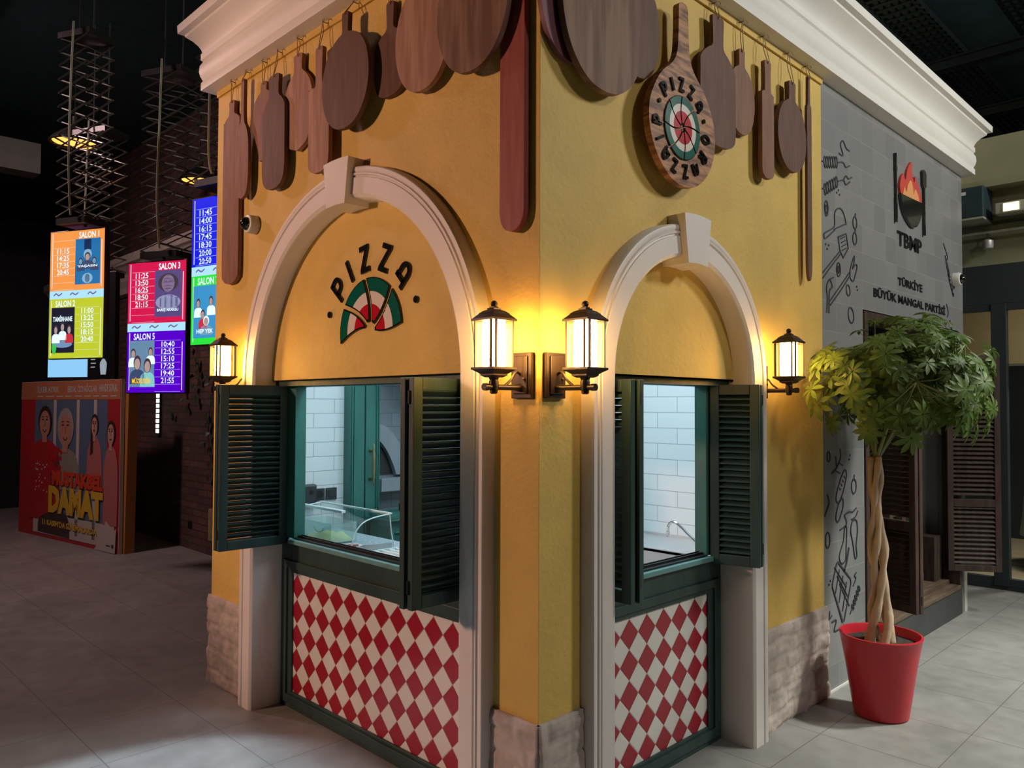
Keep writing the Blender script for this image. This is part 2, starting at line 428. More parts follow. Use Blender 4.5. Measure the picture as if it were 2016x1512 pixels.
# cornice swept round the three visible sides
prof = [(0, 3.558), (.079, 3.572), (.079, 3.618), (.070, 3.632), (.082, 3.66), (.088, 3.69), (.085, 3.725), (.071, 3.752), (.081, 3.762), (.081, 3.798), (.074, 3.806), (.080, 3.826), (.093, 3.850), (.117, 3.878), (.150, 3.905), (.152, 3.918), (.183, 3.926), (.186, 3.975), (-.05, 3.975), (-.05, 3.558)]
vs = []; fs = []; k = len(prof)
corners = [((0, 2.70), (-1, 1)), ((0, 0), (-1, -1)), ((5.09, 0), (1, -1)), ((5.09, 2.70), (1, 1)), ]
for (c, d) in corners:
    for (t, z) in prof: vs.append((c[0]+d[0]*t, c[1]+d[1]*t, z))
for i in range(4):
    for j in range(k): fs.append((i*k+j, i*k+(j+1) % k, ((i+1) % 4)*k+(j+1) % k, ((i+1) % 4)*k+j))
MB().add(vs, fs).obj('trim_3', COR, kind='structure', smooth=True)
# yellow batten strips under the cornice
MB(ML).box((-2.70, 3.525, 0), (0, 3.565, .012)).obj('trim_4', YEL, kind='structure')
MB(MR).box((0, 3.525, 0), (2.385, 3.565, .012)).obj('trim_5', YEL, kind='structure')

# stone plinths
STO = mat('carved_stone_plaster', (.46, .385, .34), .75, var=.28, vscale=9, bump=.5, bscale=22)
def stone(name, M, u0, u1, wend0=False, wend1=False, seed=0):
    nu = max(8, int((u1-u0)/.012)); nv = 42; v0, v1 = 0, .512; vs = []; fs = []
    rows = [0, .085, .19, .275, .36, .44, .53]
    for i in range(nu+1):
        for j in range(nv+1):
            u = u0+(u1-u0)*i/nu; v = v0+(v1-v0)*j/nv
            p = Vector((u*1.0+seed, v, seed*1.7)); q = noise.noise(p*5)*.03; vv = v+q+noise.noise(p*11)*.008
            row = sum(1 for x in rows if vv > x); rr = rows[max(row-1, 0)]; rn = rows[min(row, len(rows)-1)]
            fv = min(vv-rr, rn-vv) if row < len(rows) else .02
            bl = .17+.05*noise.cell(Vector((row*3.3, seed, 0)))
            uu = (u+row*.093+noise.noise(Vector((row*2.1, v*6, seed)))*.02)/bl; fu = min(uu % 1, 1-uu % 1)*bl
            e = max(0, min(fv, fu)); h = .012+.010*min(1, (e/.012))**.6
            h += .009*noise.noise(p*9)+.004*noise.noise(p*32)
            if v > v1-.02: h *= .75
            vs.append((u, v, max(.004, h)))
    for i in range(nu):
        for j in range(nv):
            a = i*(nv+1)+j; fs.append((a, a+nv+1, a+nv+2, a+1))
    # skirt back to the wall
    n0 = len(vs); ring = [j for j in range(nv+1)] + [i*(nv+1)+nv for i in range(1, nu+1)] + [nu*(nv+1)+j for j in range(nv-1, -1, -1)]
    for r_ in ring: vs.append((vs[r_][0], vs[r_][1], 0))
    for i in range(len(ring)-1): fs.append((ring[i], ring[i+1], n0+i+1, n0+i))
    return MB(M).add(vs, fs).obj(name, STO, kind='structure', smooth='all')
stone('baseboard_left', ML, -2.71, -2.225, seed=3)
stone('baseboard_corner_left', ML, -.231, .012, seed=5)
stone('baseboard_corner_right', MR, -.012, .233, seed=9)
stone('baseboard_right', MR, 1.607, 2.40, seed=12)
MB(MR).prism([(2.40, 0), (2.99, 0), (2.99, .012), (2.40, .012)], -.002, .006).obj('baseboard_tiled', PLW, kind='structure')

# ================================================================== ARCH PANELS, FRONTS, WINDOWS
def arch_panel(M, cu, r, label):
    r2 = r+.012
    out = [(cu-r2, 1.784)] + arc(cu, SPR, r2, PI-.02, .02, 40) + [(cu+r2, 1.784)]
    return tag(MB(M).prism(out, -.11, -.045).obj('arch_panel', YEL), label, 'panel')
ap1 = arch_panel(ML, -1.228, .85, 'wide yellow arched panel carrying the PIZZA lettering, above the left counter window')
ap2 = arch_panel(MR, .92, .54, 'blank yellow arched panel above the narrower right counter window')
HAL = harlequin('diamond_tiles_left', (1, 2), (-1.793+130*.13, -.660+132*.1)) if False else harlequin('diamond_tiles_left', (1, 2), (-1.793, -.660))
HAR = harlequin('diamond_tiles_right', (0, 2), (-.713, -.660))
def counter_front(M, cu, r, tilemat, side, label):
    a, b = cu-r, cu+r
    p = M @ Vector((cu, 0, -.14))
    root = empty('counter_front', p, label, 'counter front')
    fr = MB(M)
    for (x0, x1) in ((a, a+.118), (b-.118, b)):
        fr.box((x0, 0, -.17), (x1, .90, -.12))
    fr.box((a+.118, .735, -.17), (b-.118, .90, -.12)).box((a+.118, 0, -.17), (b-.118, .09, -.12))
    fo = fr.obj('frame', GRN, root, bevel=.004)
    MB(M).prism([(a+.03, .03), (a+.03, .80), (b-.03, .80), (b-.03, .03)], -.122, -.108,
                holes=[[(a+.075, .075), (a+.075, .76), (b-.075, .76), (b-.075, .075)]]).obj('moulding', GRN, root, bevel=.003)
    MB(M).box((a+.116, .088, -.165), (b-.116, .737, -.131)).obj('tile_panel', tilemat, root)
    MB(M).box((a+.11, .895, -.20), (b-.11, .918, -.095)).obj('sill', mat('teal_sill_lit_tint', (.14, .30, .29), .4), root, bevel=.003)  # paler than the joinery: the kitchen's light on the sill is in this colour
    return root
counter_front(ML, -1.228, .85, HAL, 0, 'wide dark green counter front with red and cream diamond tiles under the left window')
counter_front(MR, .92, .54, HAR, 1, 'narrow dark green counter front with red and white diamond tiles under the right window')
def window(name, M, cu, r, ):
    a, b = cu-r, cu+r
    root = empty(name, M @ Vector((cu, .92, -.15)), kind='structure')
    m = MB(M).box((a, .92, -.187), (a+.134, 1.785, -.12)).box((b-.134, .92, -.187), (b, 1.785, -.12)).box((a+.134, 1.748, -.187), (b-.134, 1.785, -.12))
    m.obj('window_frame', GRN2, root, bevel=.003)
    m = MB(M).box((a+.134, .920, -.187), (b-.134, .926, -.12)).box((a+.134, .926, -.170), (b-.134, .938, -.164)).box((a+.134, .926, -.150), (b-.134, .936, -.144))
    m.obj('sliding_track', BLK, root)
    MB(M).box((a, 1.752, -.12), (b, 1.784, -.07)).obj('shutter_rail', GRN, root)
    return root
window('window_1', ML, -1.228, .85)
window('window_2', MR, .92, .54)

# --- louvred shutters
def leaf_mb(M, W, H, t=.030, stile=.045, rail=.05, pitch=.0285, mids=(), tilt=.55):
    fr = MB(M); fr.box((0, 0, 0), (stile, H, t)).box((W-stile, 0, 0), (W, H, t)).box((stile, 0, 0), (W-stile, rail, t)).box((stile, H-rail, 0), (W-stile, H, t))
    for mv in mids: fr.box((stile, mv-.03, 0), (W-stile, mv+.03, t))
    lo = MB(M); v = rail+pitch*.3
    while v < H-rail-.004:
        if not any(abs(v-mv) < .045 for mv in mids):
            d = pitch*.72; z0, z1 = t*.08, t*.92
            lo.add([(stile-.002, v, z1), (W-stile+.002, v, z1), (W-stile+.002, v+d, z0), (stile-.002, v+d, z0),
                    (stile-.002, v+.005, z1), (W-stile+.002, v+.005, z1), (W-stile+.002, v+d+.005, z0), (stile-.002, v+d+.005, z0)],
                   [(0, 3, 2, 1), (4, 5, 6, 7), (0, 1, 5, 4), (1, 2, 6, 5), (2, 3, 7, 6), (3, 0, 4, 7)])
        v += pitch
    return fr, lo
def leaf_matrix(h, o, z0):
    """leaf from hinge point h to outer point o (xy), face normal chosen by cross product x * up"""
    x = Vector((o[0]-h[0], o[1]-h[1], 0)); L_ = x.length; x.normalize(); y = Vector((0, 0, 1)); z = x.cross(y)
    m = Matrix((x, y, z)).transposed().to_4x4(); m.translation = Vector((h[0], h[1], z0)); return m, L_
def shutter(leaves, z0, H, material, label, mids=(), pitch=.0285, hinge_at='outer', grp=None):
    root = empty('folding_shutter', (leaves[0][0][0], leaves[0][0][1], z0), label, 'shutter', grp)
    for (h, o) in leaves:
        m, W = leaf_matrix(h, o, z0)
        fr, lo = leaf_mb(m, W, H, mids=mids, pitch=pitch)
        f = fr.obj('shutter_leaf', material, root, bevel=.003); lo.obj('louvres', material, f)
    o0, o1 = leaves[0][1], leaves[1][1]; hb = MB()
    mx, my = (o0[0]+o1[0])/2, (o0[1]+o1[1])/2
    for zz in (z0+.06, z0+H-.10):
        MB().lathe([(.006, 0), (.006, .05)], (mx, my, zz), 8, axis='z').obj('hinge', BLK, root)
    return root
shutter([((.118, 2.022), (-.262, 2.032)), ((.118, 2.060), (-.262, 2.070))], .884, .872, GRN, 'dark green folding louvred shutter standing open below the small far left lantern')
shutter([((-.255, .405), (.118, .420)), ((-.262, .448), (.118, .462))][0:0] or [((.118, .405), (-.258, .402)), ((.118, .449), (-.264, .446))], .884, .872, GRN, 'dark green folding louvred shutter beside the left arch jamb nearest the building corner')
shutter([((.431, .118), (.432, -.108)), ((.472, .118), (.475, -.118))], .884, .872, GRN, 'dark green folding louvred shutter on the left side of the right window')
shutter([((1.372, .118), (1.428, -.114)), ((1.404, .118), (1.462, -.108))], .884, .872, GRN, 'dark green folding louvred shutter on the right side of the right window, beside the plant')

# ================================================================== PIZZA LETTERS
def glyph_strokes(ch):
    """strokes in a unit box 0..1 (x scaled), y 0..1"""
    if ch == 'P': return [[(0, 0), (0, .5), (0, 1.09)], [(0, 1), (.25, 1)] + arc(.28, .72, .28, PI/2, -PI/2, 10) + [(.0, .42)]]
    if ch == 'I': return [[(0, 0), (0, 1)]]
    if ch == 'Z': return [[(0, 1), (.62, 1)], [(.60, 1.0), (.04, 0.0)], [(0, 0), (.62, 0)]]
    if ch == 'A': return [[(.0, .21), (.0, .62)] + arc(.28, .66, .28, PI, 0, 12) + [(.56, .62), (.56, 0)], [(-.16, .30), (.56, .30)]]
    if ch == 'R': return [[(0, 0), (0, 1), (.25, 1)] + arc(.28, .74, .26, PI/2, -PI/2, 10) + [(.0, .48)], [(.3, .48), (.55, 0)]]
    if ch == 'O': return [arc(.3, .5, .5, 0, 2*PI, 24)]
WIDTH = {'P': .56, 'I': 0, 'Z': .62, 'A': .56, 'R': .55, 'O': .6}
def ring_letters(M, parent, cu, cv, R_, size, letters, w0, w1, sw, squash=.9):
    """letters: list of (char, angle in degrees measured clockwise from the top, mirrored flag)"""
    for ch, ang in letters:
        a = math.radians(90-ang); c = Vector((cu+R_*math.cos(a), cv+R_*math.sin(a)))
        up = Vector((math.cos(a), math.sin(a))); rt = Vector((up.y, -up.x))
        if ch == '.':
            MB(M).prism(arc(c.x, c.y, sw*.75, 0, 2*PI*15/16, 15), w0, w1).obj('dot', LET, parent); continue
        g = MB(M)
        if ch == 'Z':
            q = [c+rt*((x-.33)*size*squash)+up*((y-.5)*size*1.12) for x, y in ((0, 1), (.68, 1), (.68, .85), (.27, .19), (.68, .19), (.68, 0), (0, 0), (0, .15), (.41, .81), (0, .81))]
            g.prism([(v.x, v.y) for v in q], w0, w1); g.obj('letter', LET, parent); continue
        for st in glyph_strokes(ch):
            closed = ch == 'O'
            pts = []
            for (x, y) in (st[:-1] if closed else st):
                if ch == 'O': x = .3+(x-.3)*.62
                q = c+rt*((x-WIDTH[ch]/2)*size*squash)+up*((y-.5)*size); pts.append((q.x, q.y))
            g.stroke(pts, sw, w0, w1, closed=closed)
        g.obj('letter', LET, parent)
def wedge(M, parent, cu, cv, R_, th0, th1, w0, w1, swirl, gap, rings=(1, .72, .45, .12), outline=.0):
    """one curved pizza slice, bands green / white / red on a black edge"""
    def bnd(th, r_, sgn):
        rr = r_*R_; a = th+swirl*(1-r_)**1.2 + sgn*gap/max(rr, .02)/2
        return (cu+rr*math.cos(a), cv+rr*math.sin(a))
    n = 8
    def band(r0, r1, shrink, A, B):
        lft = [bnd(th0, r0+(r1-r0)*i/n, 1+shrink) for i in range(n+1)]
        top = [(cu+r1*R_*math.cos(t), cv+r1*R_*math.sin(t)) for t in [0]][0:0]
        a0 = math.atan2(lft[-1][1]-cv, lft[-1][0]-cu); e = bnd(th1, r1, -1-shrink); a1 = math.atan2(e[1]-cv, e[0]-cu)
        while a1 < a0: a1 += 2*PI
        top = [(cu+r1*R_*math.cos(a0+(a1-a0)*i/10), cv+r1*R_*math.sin(a0+(a1-a0)*i/10)) for i in range(1, 10)]
        rgt = [bnd(th1, r1+(r0-r1)*i/n, -1-shrink) for i in range(n+1)]
        s0 = bnd(th0, r0, 1+shrink); b0 = math.atan2(rgt[-1][1]-cv, rgt[-1][0]-cu); b1 = math.atan2(s0[1]-cv, s0[0]-cu)
        while b1 > b0: b1 -= 2*PI
        bot = [(cu+r0*R_*math.cos(b0+(b1-b0)*i/6), cv+r0*R_*math.sin(b0+(b1-b0)*i/6)) for i in range(1, 6)]
        return lft+top+rgt+bot
    sl = MB(M).prism(band(rings[3], 1.0, -.0, 0, 0), w0, w1).obj('pizza_slice', LET, parent)
    e = .9*w1+.1*w0
    m = MB(M); k = outline
    m.mi = 0; m.prism(band(rings[1], 1-.02, k, 0, 0), w1, w1+.0012)
    m.mi = 1; m.prism(band(rings[2], rings[1], k, 0, 0), w1, w1+.0012)
    m.mi = 2; m.prism(band(rings[3]+.05, rings[2], k, 0, 0), w1, w1+.0012)
    m.obj('slice_bands', [DGR, DWH, DRD], sl)
def place_sign_left():
    cu, cv = SIGN
    root = empty('pizza_sign', ML @ Vector((cu, cv, -.045)), 'black PIZZA letters over a green, white and red half pizza on the arch panel', 'sign')
    w0, w1 = -.045, -.037
    for (t0, t1) in ((2, 48.5), (48.5, 99.5), (99.5, 149), (149, 194)):
        wedge(ML, root, cu, cv, SR, math.radians(t0), math.radians(t1), w0, w1, -.42, .020, outline=.75, rings=(1, .735, .50, .17))
    ring_letters(ML, root, cu, cv, .345, .118, [('P', -50), ('I', -30.3), ('Z', -8.4), ('Z', 19.5), ('A', 47.3)], w0, w1, .0235)
    ring_letters(ML, root, cu, cv, .366, .118, [('.', -74), ('.', 72)], w0, w1, .022)
SIGN = (-1.125, 2.0); SR = .25
place_sign_left()

# ================================================================== PADDLES
WD = {
 'a': wood_mat('peel_wood_mid', (.20, .090, .055), (.285, .145, .092), .6, (5, 5, .7)),
 'd': wood_mat('peel_wood_dark', (.115, .055, .037), (.165, .085, .058), .6, (5, 5, .7)),
 'l': wood_mat('peel_wood_light', (.30, .150, .095), (.43, .245, .160), .6, (3.2, 3.2, .3), contrast=2),
 'm': wood_mat('peel_wood_walnut', (.145, .072, .047), (.26, .150, .102), .6, (3.2, 3.2, .3), contrast=2),
 'r': wood_mat('peel_wood_red', (.25, .045, .040), (.37, .095, .075), .5, (5, 5, .5)),
 'p': wood_mat('peel_wood_plum', (.15, .05, .065), (.21, .075, .09), .5, (5, 5, .5)),
 's': wood_mat('peel_wood_sign', (.13, .045, .018), (.50, .235, .11), .5, (1.4, 1.4, 8), contrast=1.5),
}
def peel(M, cu, prof, w0, th, wd, label, nail=True, grp='wooden pizza peels hung under the cornice', name='pizza_peel', tilt=0):
    half = catmull([(max(h, 0), v) for v, h in prof], 5)
    outl = [(cu+tilt*(prof[0][0]-y)+x, y) for x, y in half] + [(cu+tilt*(prof[0][0]-y)-x, y) for x, y in half[::-1]]
    cl = []
    for p in outl:
        if not cl or (abs(p[0]-cl[-1][0])+abs(p[1]-cl[-1][1])) > 1e-4: cl.append(p)
    if abs(cl[0][0]-cl[-1][0])+abs(cl[0][1]-cl[-1][1]) < 1e-4: cl.pop()
    top = prof[0][0]; bot = prof[-1][0]
    root = empty(name, M @ Vector((cu, bot, w0)), label, 'pizza peel', grp)
    MB(M).prism(cl, w0, w0+th).obj('board', WD[wd], root, bevel=.003)
    if nail:
        nz = 3.548 if top < 3.53 else top+.03
        MB(M).tube([(cu, nz, .012), (cu, nz, .040)], .0022, 6).obj('nail', BRZ, root)
        wc = w0+th/2; j = .012+random.random()*.008
        p1 = [(cu, nz+.004, .036), (cu-j, (nz+top)/2, (wc+.036)/2), (cu-.004, top-.014, w0+th+.003)]
        p2 = [(cu-.004, top-.014, w0+th+.003), (cu+.008, top-.005, w0+th+.004), (cu+j*.8, (nz+top)/2+.01, (wc+.036)/2), (cu, nz+.004, .038), (cu+.006+j, nz+.006, .044), (cu+.014+j, nz-.006, .046)]
        MB(M).tube(catmull(p1, 4), .0023, 5).tube(catmull(p2, 4), .0023, 5).obj('hanging_string', ROPE, root)
    return root
def oval(top, hh, hl, hw, bw, bt, bb, flat=0):
    """profile of a round peel: handle top, handle half width, handle length, -, body half width, body top, body bottom"""
    c = (bt+bb)/2; a = (bt-bb)/2; pr = [(top, 0), (top-.002, hh*.7), (top-.012, hh), (top-hl*.5, hh*.95), (max(top-hl, bt+.004), hh)]
    for k in range(1, 12):
        t = PI*k/12; h = bw*math.sin(t)**.92; v = c+a*math.cos(t)
        if h > hh*1.15 and v < pr[-1][0]-.004: pr.append((v, h))
    pr.append((bb, 0)); return pr
def board(top, hh, bt, bw, bb, sh=.05, r=None):
    r = r or bw*.8
    return [(top, 0), (top-.003, hh*.7), (top-.015, hh), ((top+bt)/2+.01, hh*.92), (bt+sh*.55, hh), (bt+sh*.2, hh+(bw-hh)*.45), (bt-sh*.35, bw*.97), (bt-sh, bw), ((bt+bb)/2, bw*1.01), (bb+r, bw), (bb+r*.35, bw*.82), (bb+r*.06, bw*.45), (bb, 0)]
# left facade, far end to the corner (u = -y)
peel(ML, -2.455, board(3.438, .034, 3.33, .104, 2.355), .008, .022, 'a', 'long straight brown peel at the far left end, reaching down past the security camera')
peel(ML, -2.268, [(3.505, 0), (3.50, .012), (3.48, .018), (3.36, .017), (3.26, .022), (3.21, .052), (3.14, .074), (3.0, .078), (2.90, .074), (2.84, .052), (2.815, 0)], .034, .020, 'a', 'slim brown peel with a rod-thin handle, second from the far left end')
peel(ML, -2.070, [(3.436, 0), (3.434, .026), (3.42, .034), (3.385, .034), (3.366, .070), (3.33, .115), (3.27, .135), (3.20, .125), (3.12, .085), (3.06, .055), (3.01, .044), (3.0, .040), (2.999, 0)], .008, .020, 'a', 'round-headed brown peel with a square foot, half behind the dark narrow peel')
peel(ML, -1.900, board(3.416, .056, 3.26, .120, 2.80, .07), .034, .022, 'd', 'dark narrow peel with a broad neck, fourth from the far left end')
peel(ML, -1.690, oval(3.468, .042, .10, 0, .152, 3.375, 2.962), .010, .022, 'l', 'pale oval peel with a short handle, right of the dark narrow broad-necked peel')
peel(ML, -1.442, board(3.418, .033, 3.222, .094, 2.792, .015, .06), .034, .022, 'l', 'slim round-ended peel with square shoulders touching the left keystone')
peel(ML, -1.172, oval(3.485, .026, .105, 0, .196, 3.385, 2.936), .058, .024, 'd', 'large dark brown round peel above the left keystone')
peel(ML, -.890, board(3.450, .028, 3.29, .116, 3.022, .07, .10), .008, .022, 'd', 'dark bottle-shaped peel behind the large dark round one')
peel(ML, -.632, oval(3.52, .03, .08, 0, .182, 3.44, 2.966), .032, .022, 'l', 'big pale oval peel with streaky grain, cut by the top edge of the photo')
peel(ML, -.290, oval(3.52, .03, .05, 0, .205, 3.47, 2.936), .058, .024, 'm', 'big brown round peel with pale streaks overlapping the long red one')
peel(ML, -.110, [(3.52, 0), (3.518, .03), (3.50, .055), (3.4, .0635), (3.0, .0635), (2.5, .0635), (2.37, .063), (2.325, .050), (2.303, .028), (2.295, 0)], .012, .024, 'r', 'very long straight red peel hanging beside the building corner')
# right facade
peel(MR, .135, oval(3.52, .03, .08, 0, .165, 3.44, 2.940), .008, .020, 'p', 'plum coloured round peel tucked behind the big brown oval one')
peel(MR, .298, oval(3.53, .03, .05, 0, .252, 3.49, 2.862), .040, .028, 'm', 'largest brown oval peel on the right wall, next to the building corner')
peel(MR, .562, oval(3.52, .03, .08, 0, .150, 3.45, 3.009), .010, .022, 'd', 'dark plain peel showing behind the right edge of the largest oval one')
peel(MR, 1.165, board(3.477, .050, 3.28, .155, 2.862, .09, .07), .031, .017, 'd', 'broad dark bottle-shaped peel behind the PIZZA PIAZZARO sign')
peel(MR, 1.420, oval(3.410, .028, .09, 0, .125, 3.325, 2.985), .010, .019, 'a', 'small brown round peel between the broad dark peel and the slim upright one')
peel(MR, 1.633, board(3.413, .033, 3.245, .062, 2.806, .02, .05), .034, .022, 'a', 'slim light-edged peel hanging upright between two round ones')
peel(MR, 1.905, oval(3.386, .039, .10, 0, .165, 3.285, 2.900), .030, .026, 'd', 'round dark peel with a short square handle, second from the grey tiles')
peel(MR, 2.132, [(3.482, 0), (3.48, .010), (3.40, .012), (3.33, .014), (3.30, .027), (3.1, .027), (2.6, .027), (2.42, .025), (2.36, .014), (2.344, 0)], .030, .016, 'd', 'very long thin peel beside the edge of the grey tiled wall')
# sign paddle
sp = peel(MR, .822, [(3.400, 0), (3.397, .020), (3.380, .035), (3.34, .037), (3.25, .040), (3.17, .050), (3.115, .085), (3.06, .155), (3.00, .205), (2.93, .243), (2.87, .256), (2.80, .250), (2.73, .222), (2.67, .175), (2.62, .105), (2.603, .05), (2.598, 0)],
          .050, .030, 's', 'large wood-grained peel sign reading PIZZA PIAZZARO around a sliced pizza', nail=False, grp=None, name='peel_sign')
SPC = (.805, 2.847)
for k in range(8):
    wedge(MR, sp, SPC[0], SPC[1], .137, math.radians(45*k+3), math.radians(45*k+48), .080, .086, .42, .007, outline=.15, rings=(1, .74, .52, .10))
ring_letters(MR, sp, SPC[0], SPC[1], .186, .056, [('P', -45), ('I', -24), ('Z', -2), ('Z', 22), ('A', 46), ('.', 67), ('.', -67)], .080, .088, .0125)
ring_letters(MR, sp, SPC[0], SPC[1], .186, .056, [('O', 92), ('R', 120), ('A', 147), ('Z', 173), ('Z', 199), ('A', 222), ('I', 244), ('P', 267)], .080, .088, .0125)

# ================================================================== SCONCES
SHD = mat('lit_frosted_glass', (.9, .8, .6), .5, var=0, emit=(1, .52, .13), estr=72)
def sconce(M, cu, dv, label):
    root = empty('wall_lantern', M @ Vector((cu, 1.677+dv, 0)), label, 'wall lantern', 'lit wall lanterns')
    V = lambda v: v+dv; W = .155
    MB(M).box((cu-.052, V(1.677), 0), (cu+.052, V(1.845), .018)).box((cu-.036, V(1.693), .018), (cu+.036, V(1.832), .024)).obj('back_plate', BRZ, root, bevel=.004)
    MB(M).lathe([(.0001, 0), (.005, .002), (.005, .007), (.0001, .009)], (cu+.024, V(1.748), .024), 10, axis='z').obj('screw', BRZ, root)
    MB(M).tube([(cu, V(1.716), .02), (cu, V(1.716), .05), (cu, V(1.716), W+.035)], [.016, .0105, .0105], 12).tube([(cu, V(1.716), W+.03), (cu, V(1.716), W+.048)], .013, 12).obj('arm', BRZ, root, smooth=True)
    MB(M).tube(catmull([(cu, V(1.765), .022), (cu, V(1.772), .045), (cu, V(1.745), .068), (cu, V(1.722), .10)], 6), .005, 8).obj('brace', BRZ, root, smooth=True)
    MB(M).lathe([(.001, -.024), (.010, -.024), (.014, -.020), (.014, -.012), (.0175, -.010), (.0175, .018), (.015, .026), (.019, .034), (.021, .040)], (cu, V(1.716), W), 16).obj('stem', BRZ, root, smooth=True)
    q = math.sqrt(2)
    MB(M).lathe([(.022*q, 1.750), (.034*q, 1.757), (.034*q, 1.762), (.046*q, 1.771), (.058*q, 1.778), (.058*q, 1.785), (.055*q, 1.786)], (cu, dv, W), 4).obj('base_dish', BRZ, root)
    MB(M).lathe([(.058*q, 1.950), (.058*q, 1.957), (.054*q, 1.960), (.040*q, 1.974), (.038*q, 1.978), (.028*q, 1.986), (.017*q, 1.991), (.018*q, 1.995), (.011*q, 1.997), (.011*q, 2.001), (.001, 2.001)], (cu, dv, W), 4).obj('roof', BRZ, root)
    MB(M).ball((cu, V(2.011), W), .0125, 12).obj('finial', BRZ, root, smooth=True)
    h = .053; c_ = .040
    for sx in (-1, 1):
        for sw in (-1, 1):
            MB(M).box((cu+sx*h-.0035, V(1.785), W+sw*c_-.003), (cu+sx*h+.0035, V(1.955), W+sw*c_+.003)).obj('cage_bar', BRZ, root)
            MB(M).box((cu+sx*c_-.003, V(1.785), W+sw*h-.0035), (cu+sx*c_+.003, V(1.955), W+sw*h+.0035)).obj('cage_bar', BRZ, root)
    MB(M).lathe([(.041, 1.790), (.041, 1.946)], (cu, dv, W), 24).obj('lit_glass_tube', SHD, root, smooth=True)
    for (a, b) in (((cu-c_, W+h), (cu+c_, W+h)), ((cu-c_, W-h), (cu+c_, W-h)), ((cu-h, W-c_), (cu-h, W+c_)), ((cu+h, W-c_), (cu+h, W+c_))):
        MB(M).add([(a[0], V(1.787), a[1]), (b[0], V(1.787), b[1]), (b[0], V(1.952), b[1]), (a[0], V(1.952), a[1])], [(0, 1, 2, 3)]).obj('glass_pane', GLA, root)
    return root
sconce(ML, -.075, 0, 'lit bronze wall lantern on the left wall, immediately left of the building corner')
sconce(MR, .072, 0, 'lit bronze wall lantern on the right wall, immediately right of the building corner')
sconce(ML, -2.25, .022, 'lit bronze wall lantern at the far left end, above the open shutter')
sconce(MR, 1.640, .015, 'lit bronze wall lantern on the right wall, partly covered by the plant leaves')

# ================================================================== SECURITY CAMERAS
def cctv(M, cu, cv, sgn, label):
    root = empty('dome_camera', M @ Vector((cu, cv, 0)), label, 'security camera')
    MB(M).lathe([(.052, 0), (.052, .045), (.048, .052), (.040, .055)], (cu, cv, 0), 28, axis='z').obj('housing', PLW, root, smooth=True)
    MB(M).lathe([(.038*math.cos(a), .050+.040*math.sin(a)) for a in [i*PI/2/8 for i in range(8)]]+[(.0005, .09)], (cu, cv, 0), 24, axis='z').obj('dome', DGL, root, smooth='all')
cctv(ML, -2.195, 2.662, 1, 'white dome security camera on the yellow wall beside the left arch')
cctv(MR, 4.842, 2.674, 1, 'white dome security camera on the grey tiled wall near its right end')

# ================================================================== KITCHEN INTERIOR
KTB = brick_mat('kitchen_tile_back', (0, 2), (-.591+.0+3.06, -.01+1.78), .306, .0935, (.70, .72, .72), (.74, .76, .76), (.33, .36, .37), .0022, .25, bump=.3)
KTS = brick_mat('kitchen_tile_side', (1, 2), (-.926+3.06, -.065+2.06), .306, .1030, (.70, .72, .72), (.74, .76, .76), (.33, .36, .37), .0022, .25, bump=.3)
KW = mat('kitchen_white_wall', (.7, .7, .7), .6, var=0)
MB().box((.17, 2.55, 0), (2.38, 2.61, 2.62)).obj('wall_kitchen_back', KTB, kind='structure')
KTO = brick_mat('kitchen_tile_shaded', (0, 2), (-.591+3.06, -.01+1.78), .306, .0935, (.15, .17, .19), (.18, .20, .22), (.08, .09, .10), .0022, .3, bump=.3)  # back wall tile darkened, the oven corner's shade is in the colour
MB().box((1.054, 2.544, 0), (2.30, 2.55, 2.62)).obj('wall_oven_shaded', KTO, kind='structure')
MB().box((2.30, .17, 0), (2.38, 2.55, 2.62)).obj('wall_kitchen_side', KTS, kind='structure')
MB().box((.165, .165, 2.62), (2.38, 2.61, 2.66)).obj('ceiling_kitchen', KW, kind='structure')
mb = MB(); mb.box((.165, .19, 1.80), (.187, 2.60, 2.62)).box((.165, .19, 0), (.187, 2.60, .86)).box((.187, .165, 1.80), (2.38, .187, 2.62)).box((.187, .165, 0), (2.38, .187, .79))
mb.box((.165, 2.08, .86), (.187, 2.60, 1.80)).box((.165, .165, 0), (.187, .378, 2.62)).box((1.463, .165, .79), (2.38, .187, 1.80)).box((.187, .165, .79), (.378, .187, 1.8))
mb.obj('wall_kitchen_front', KW, kind='structure')
GRAN = mat('speckled_granite', (.46, .50, .55), .3, var=.6, vscale=70)
tb = empty('prep_counter', (.45, 1.3, 0), 'counter with a speckled grey granite top just inside the left window', 'counter')
MB().box((.20, .50, .845), (.66, 2.36, .87)).obj('worktop', GRAN, tb, bevel=.002)
MB().box((.21, .52, 0), (.64, 2.34, .845)).obj('cabinet', GRN2, tb)
# tall green cupboard doors
cup = empty('tall_cupboard', (.93, 2.5, 0), 'tall green painted cupboard with a brass handle between white and shade-darkened tiles', 'cupboard')
for (a, b) in ((.815, .928), (.938, 1.052)):
    d_ = MB().box((a, 2.47, .02), (b, 2.545, 2.3)).obj('door', GRN2, cup, bevel=.003)
    m = MB()
    for q in ((a+.008 if a < .9 else b-.034), (a+.024 if a < .9 else b-.018)): m.box((q, 2.458, .02), (q+.010, 2.47, 2.3))
    m.obj('fluting', GRN2, d_, bevel=.003)
hb = MB(); zc = 1.25
hb.tube([(.972, 2.425, 1.115), (.972, 2.425, 1.125), (.972, 2.425, 1.155), (.972, 2.425, 1.17), (.972, 2.425, 1.33), (.972, 2.425, 1.345), (.972, 2.425, 1.375), (.972, 2.425, 1.395)], [.002, .007, .006, .0105, .0105, .006, .008, .002], 10)
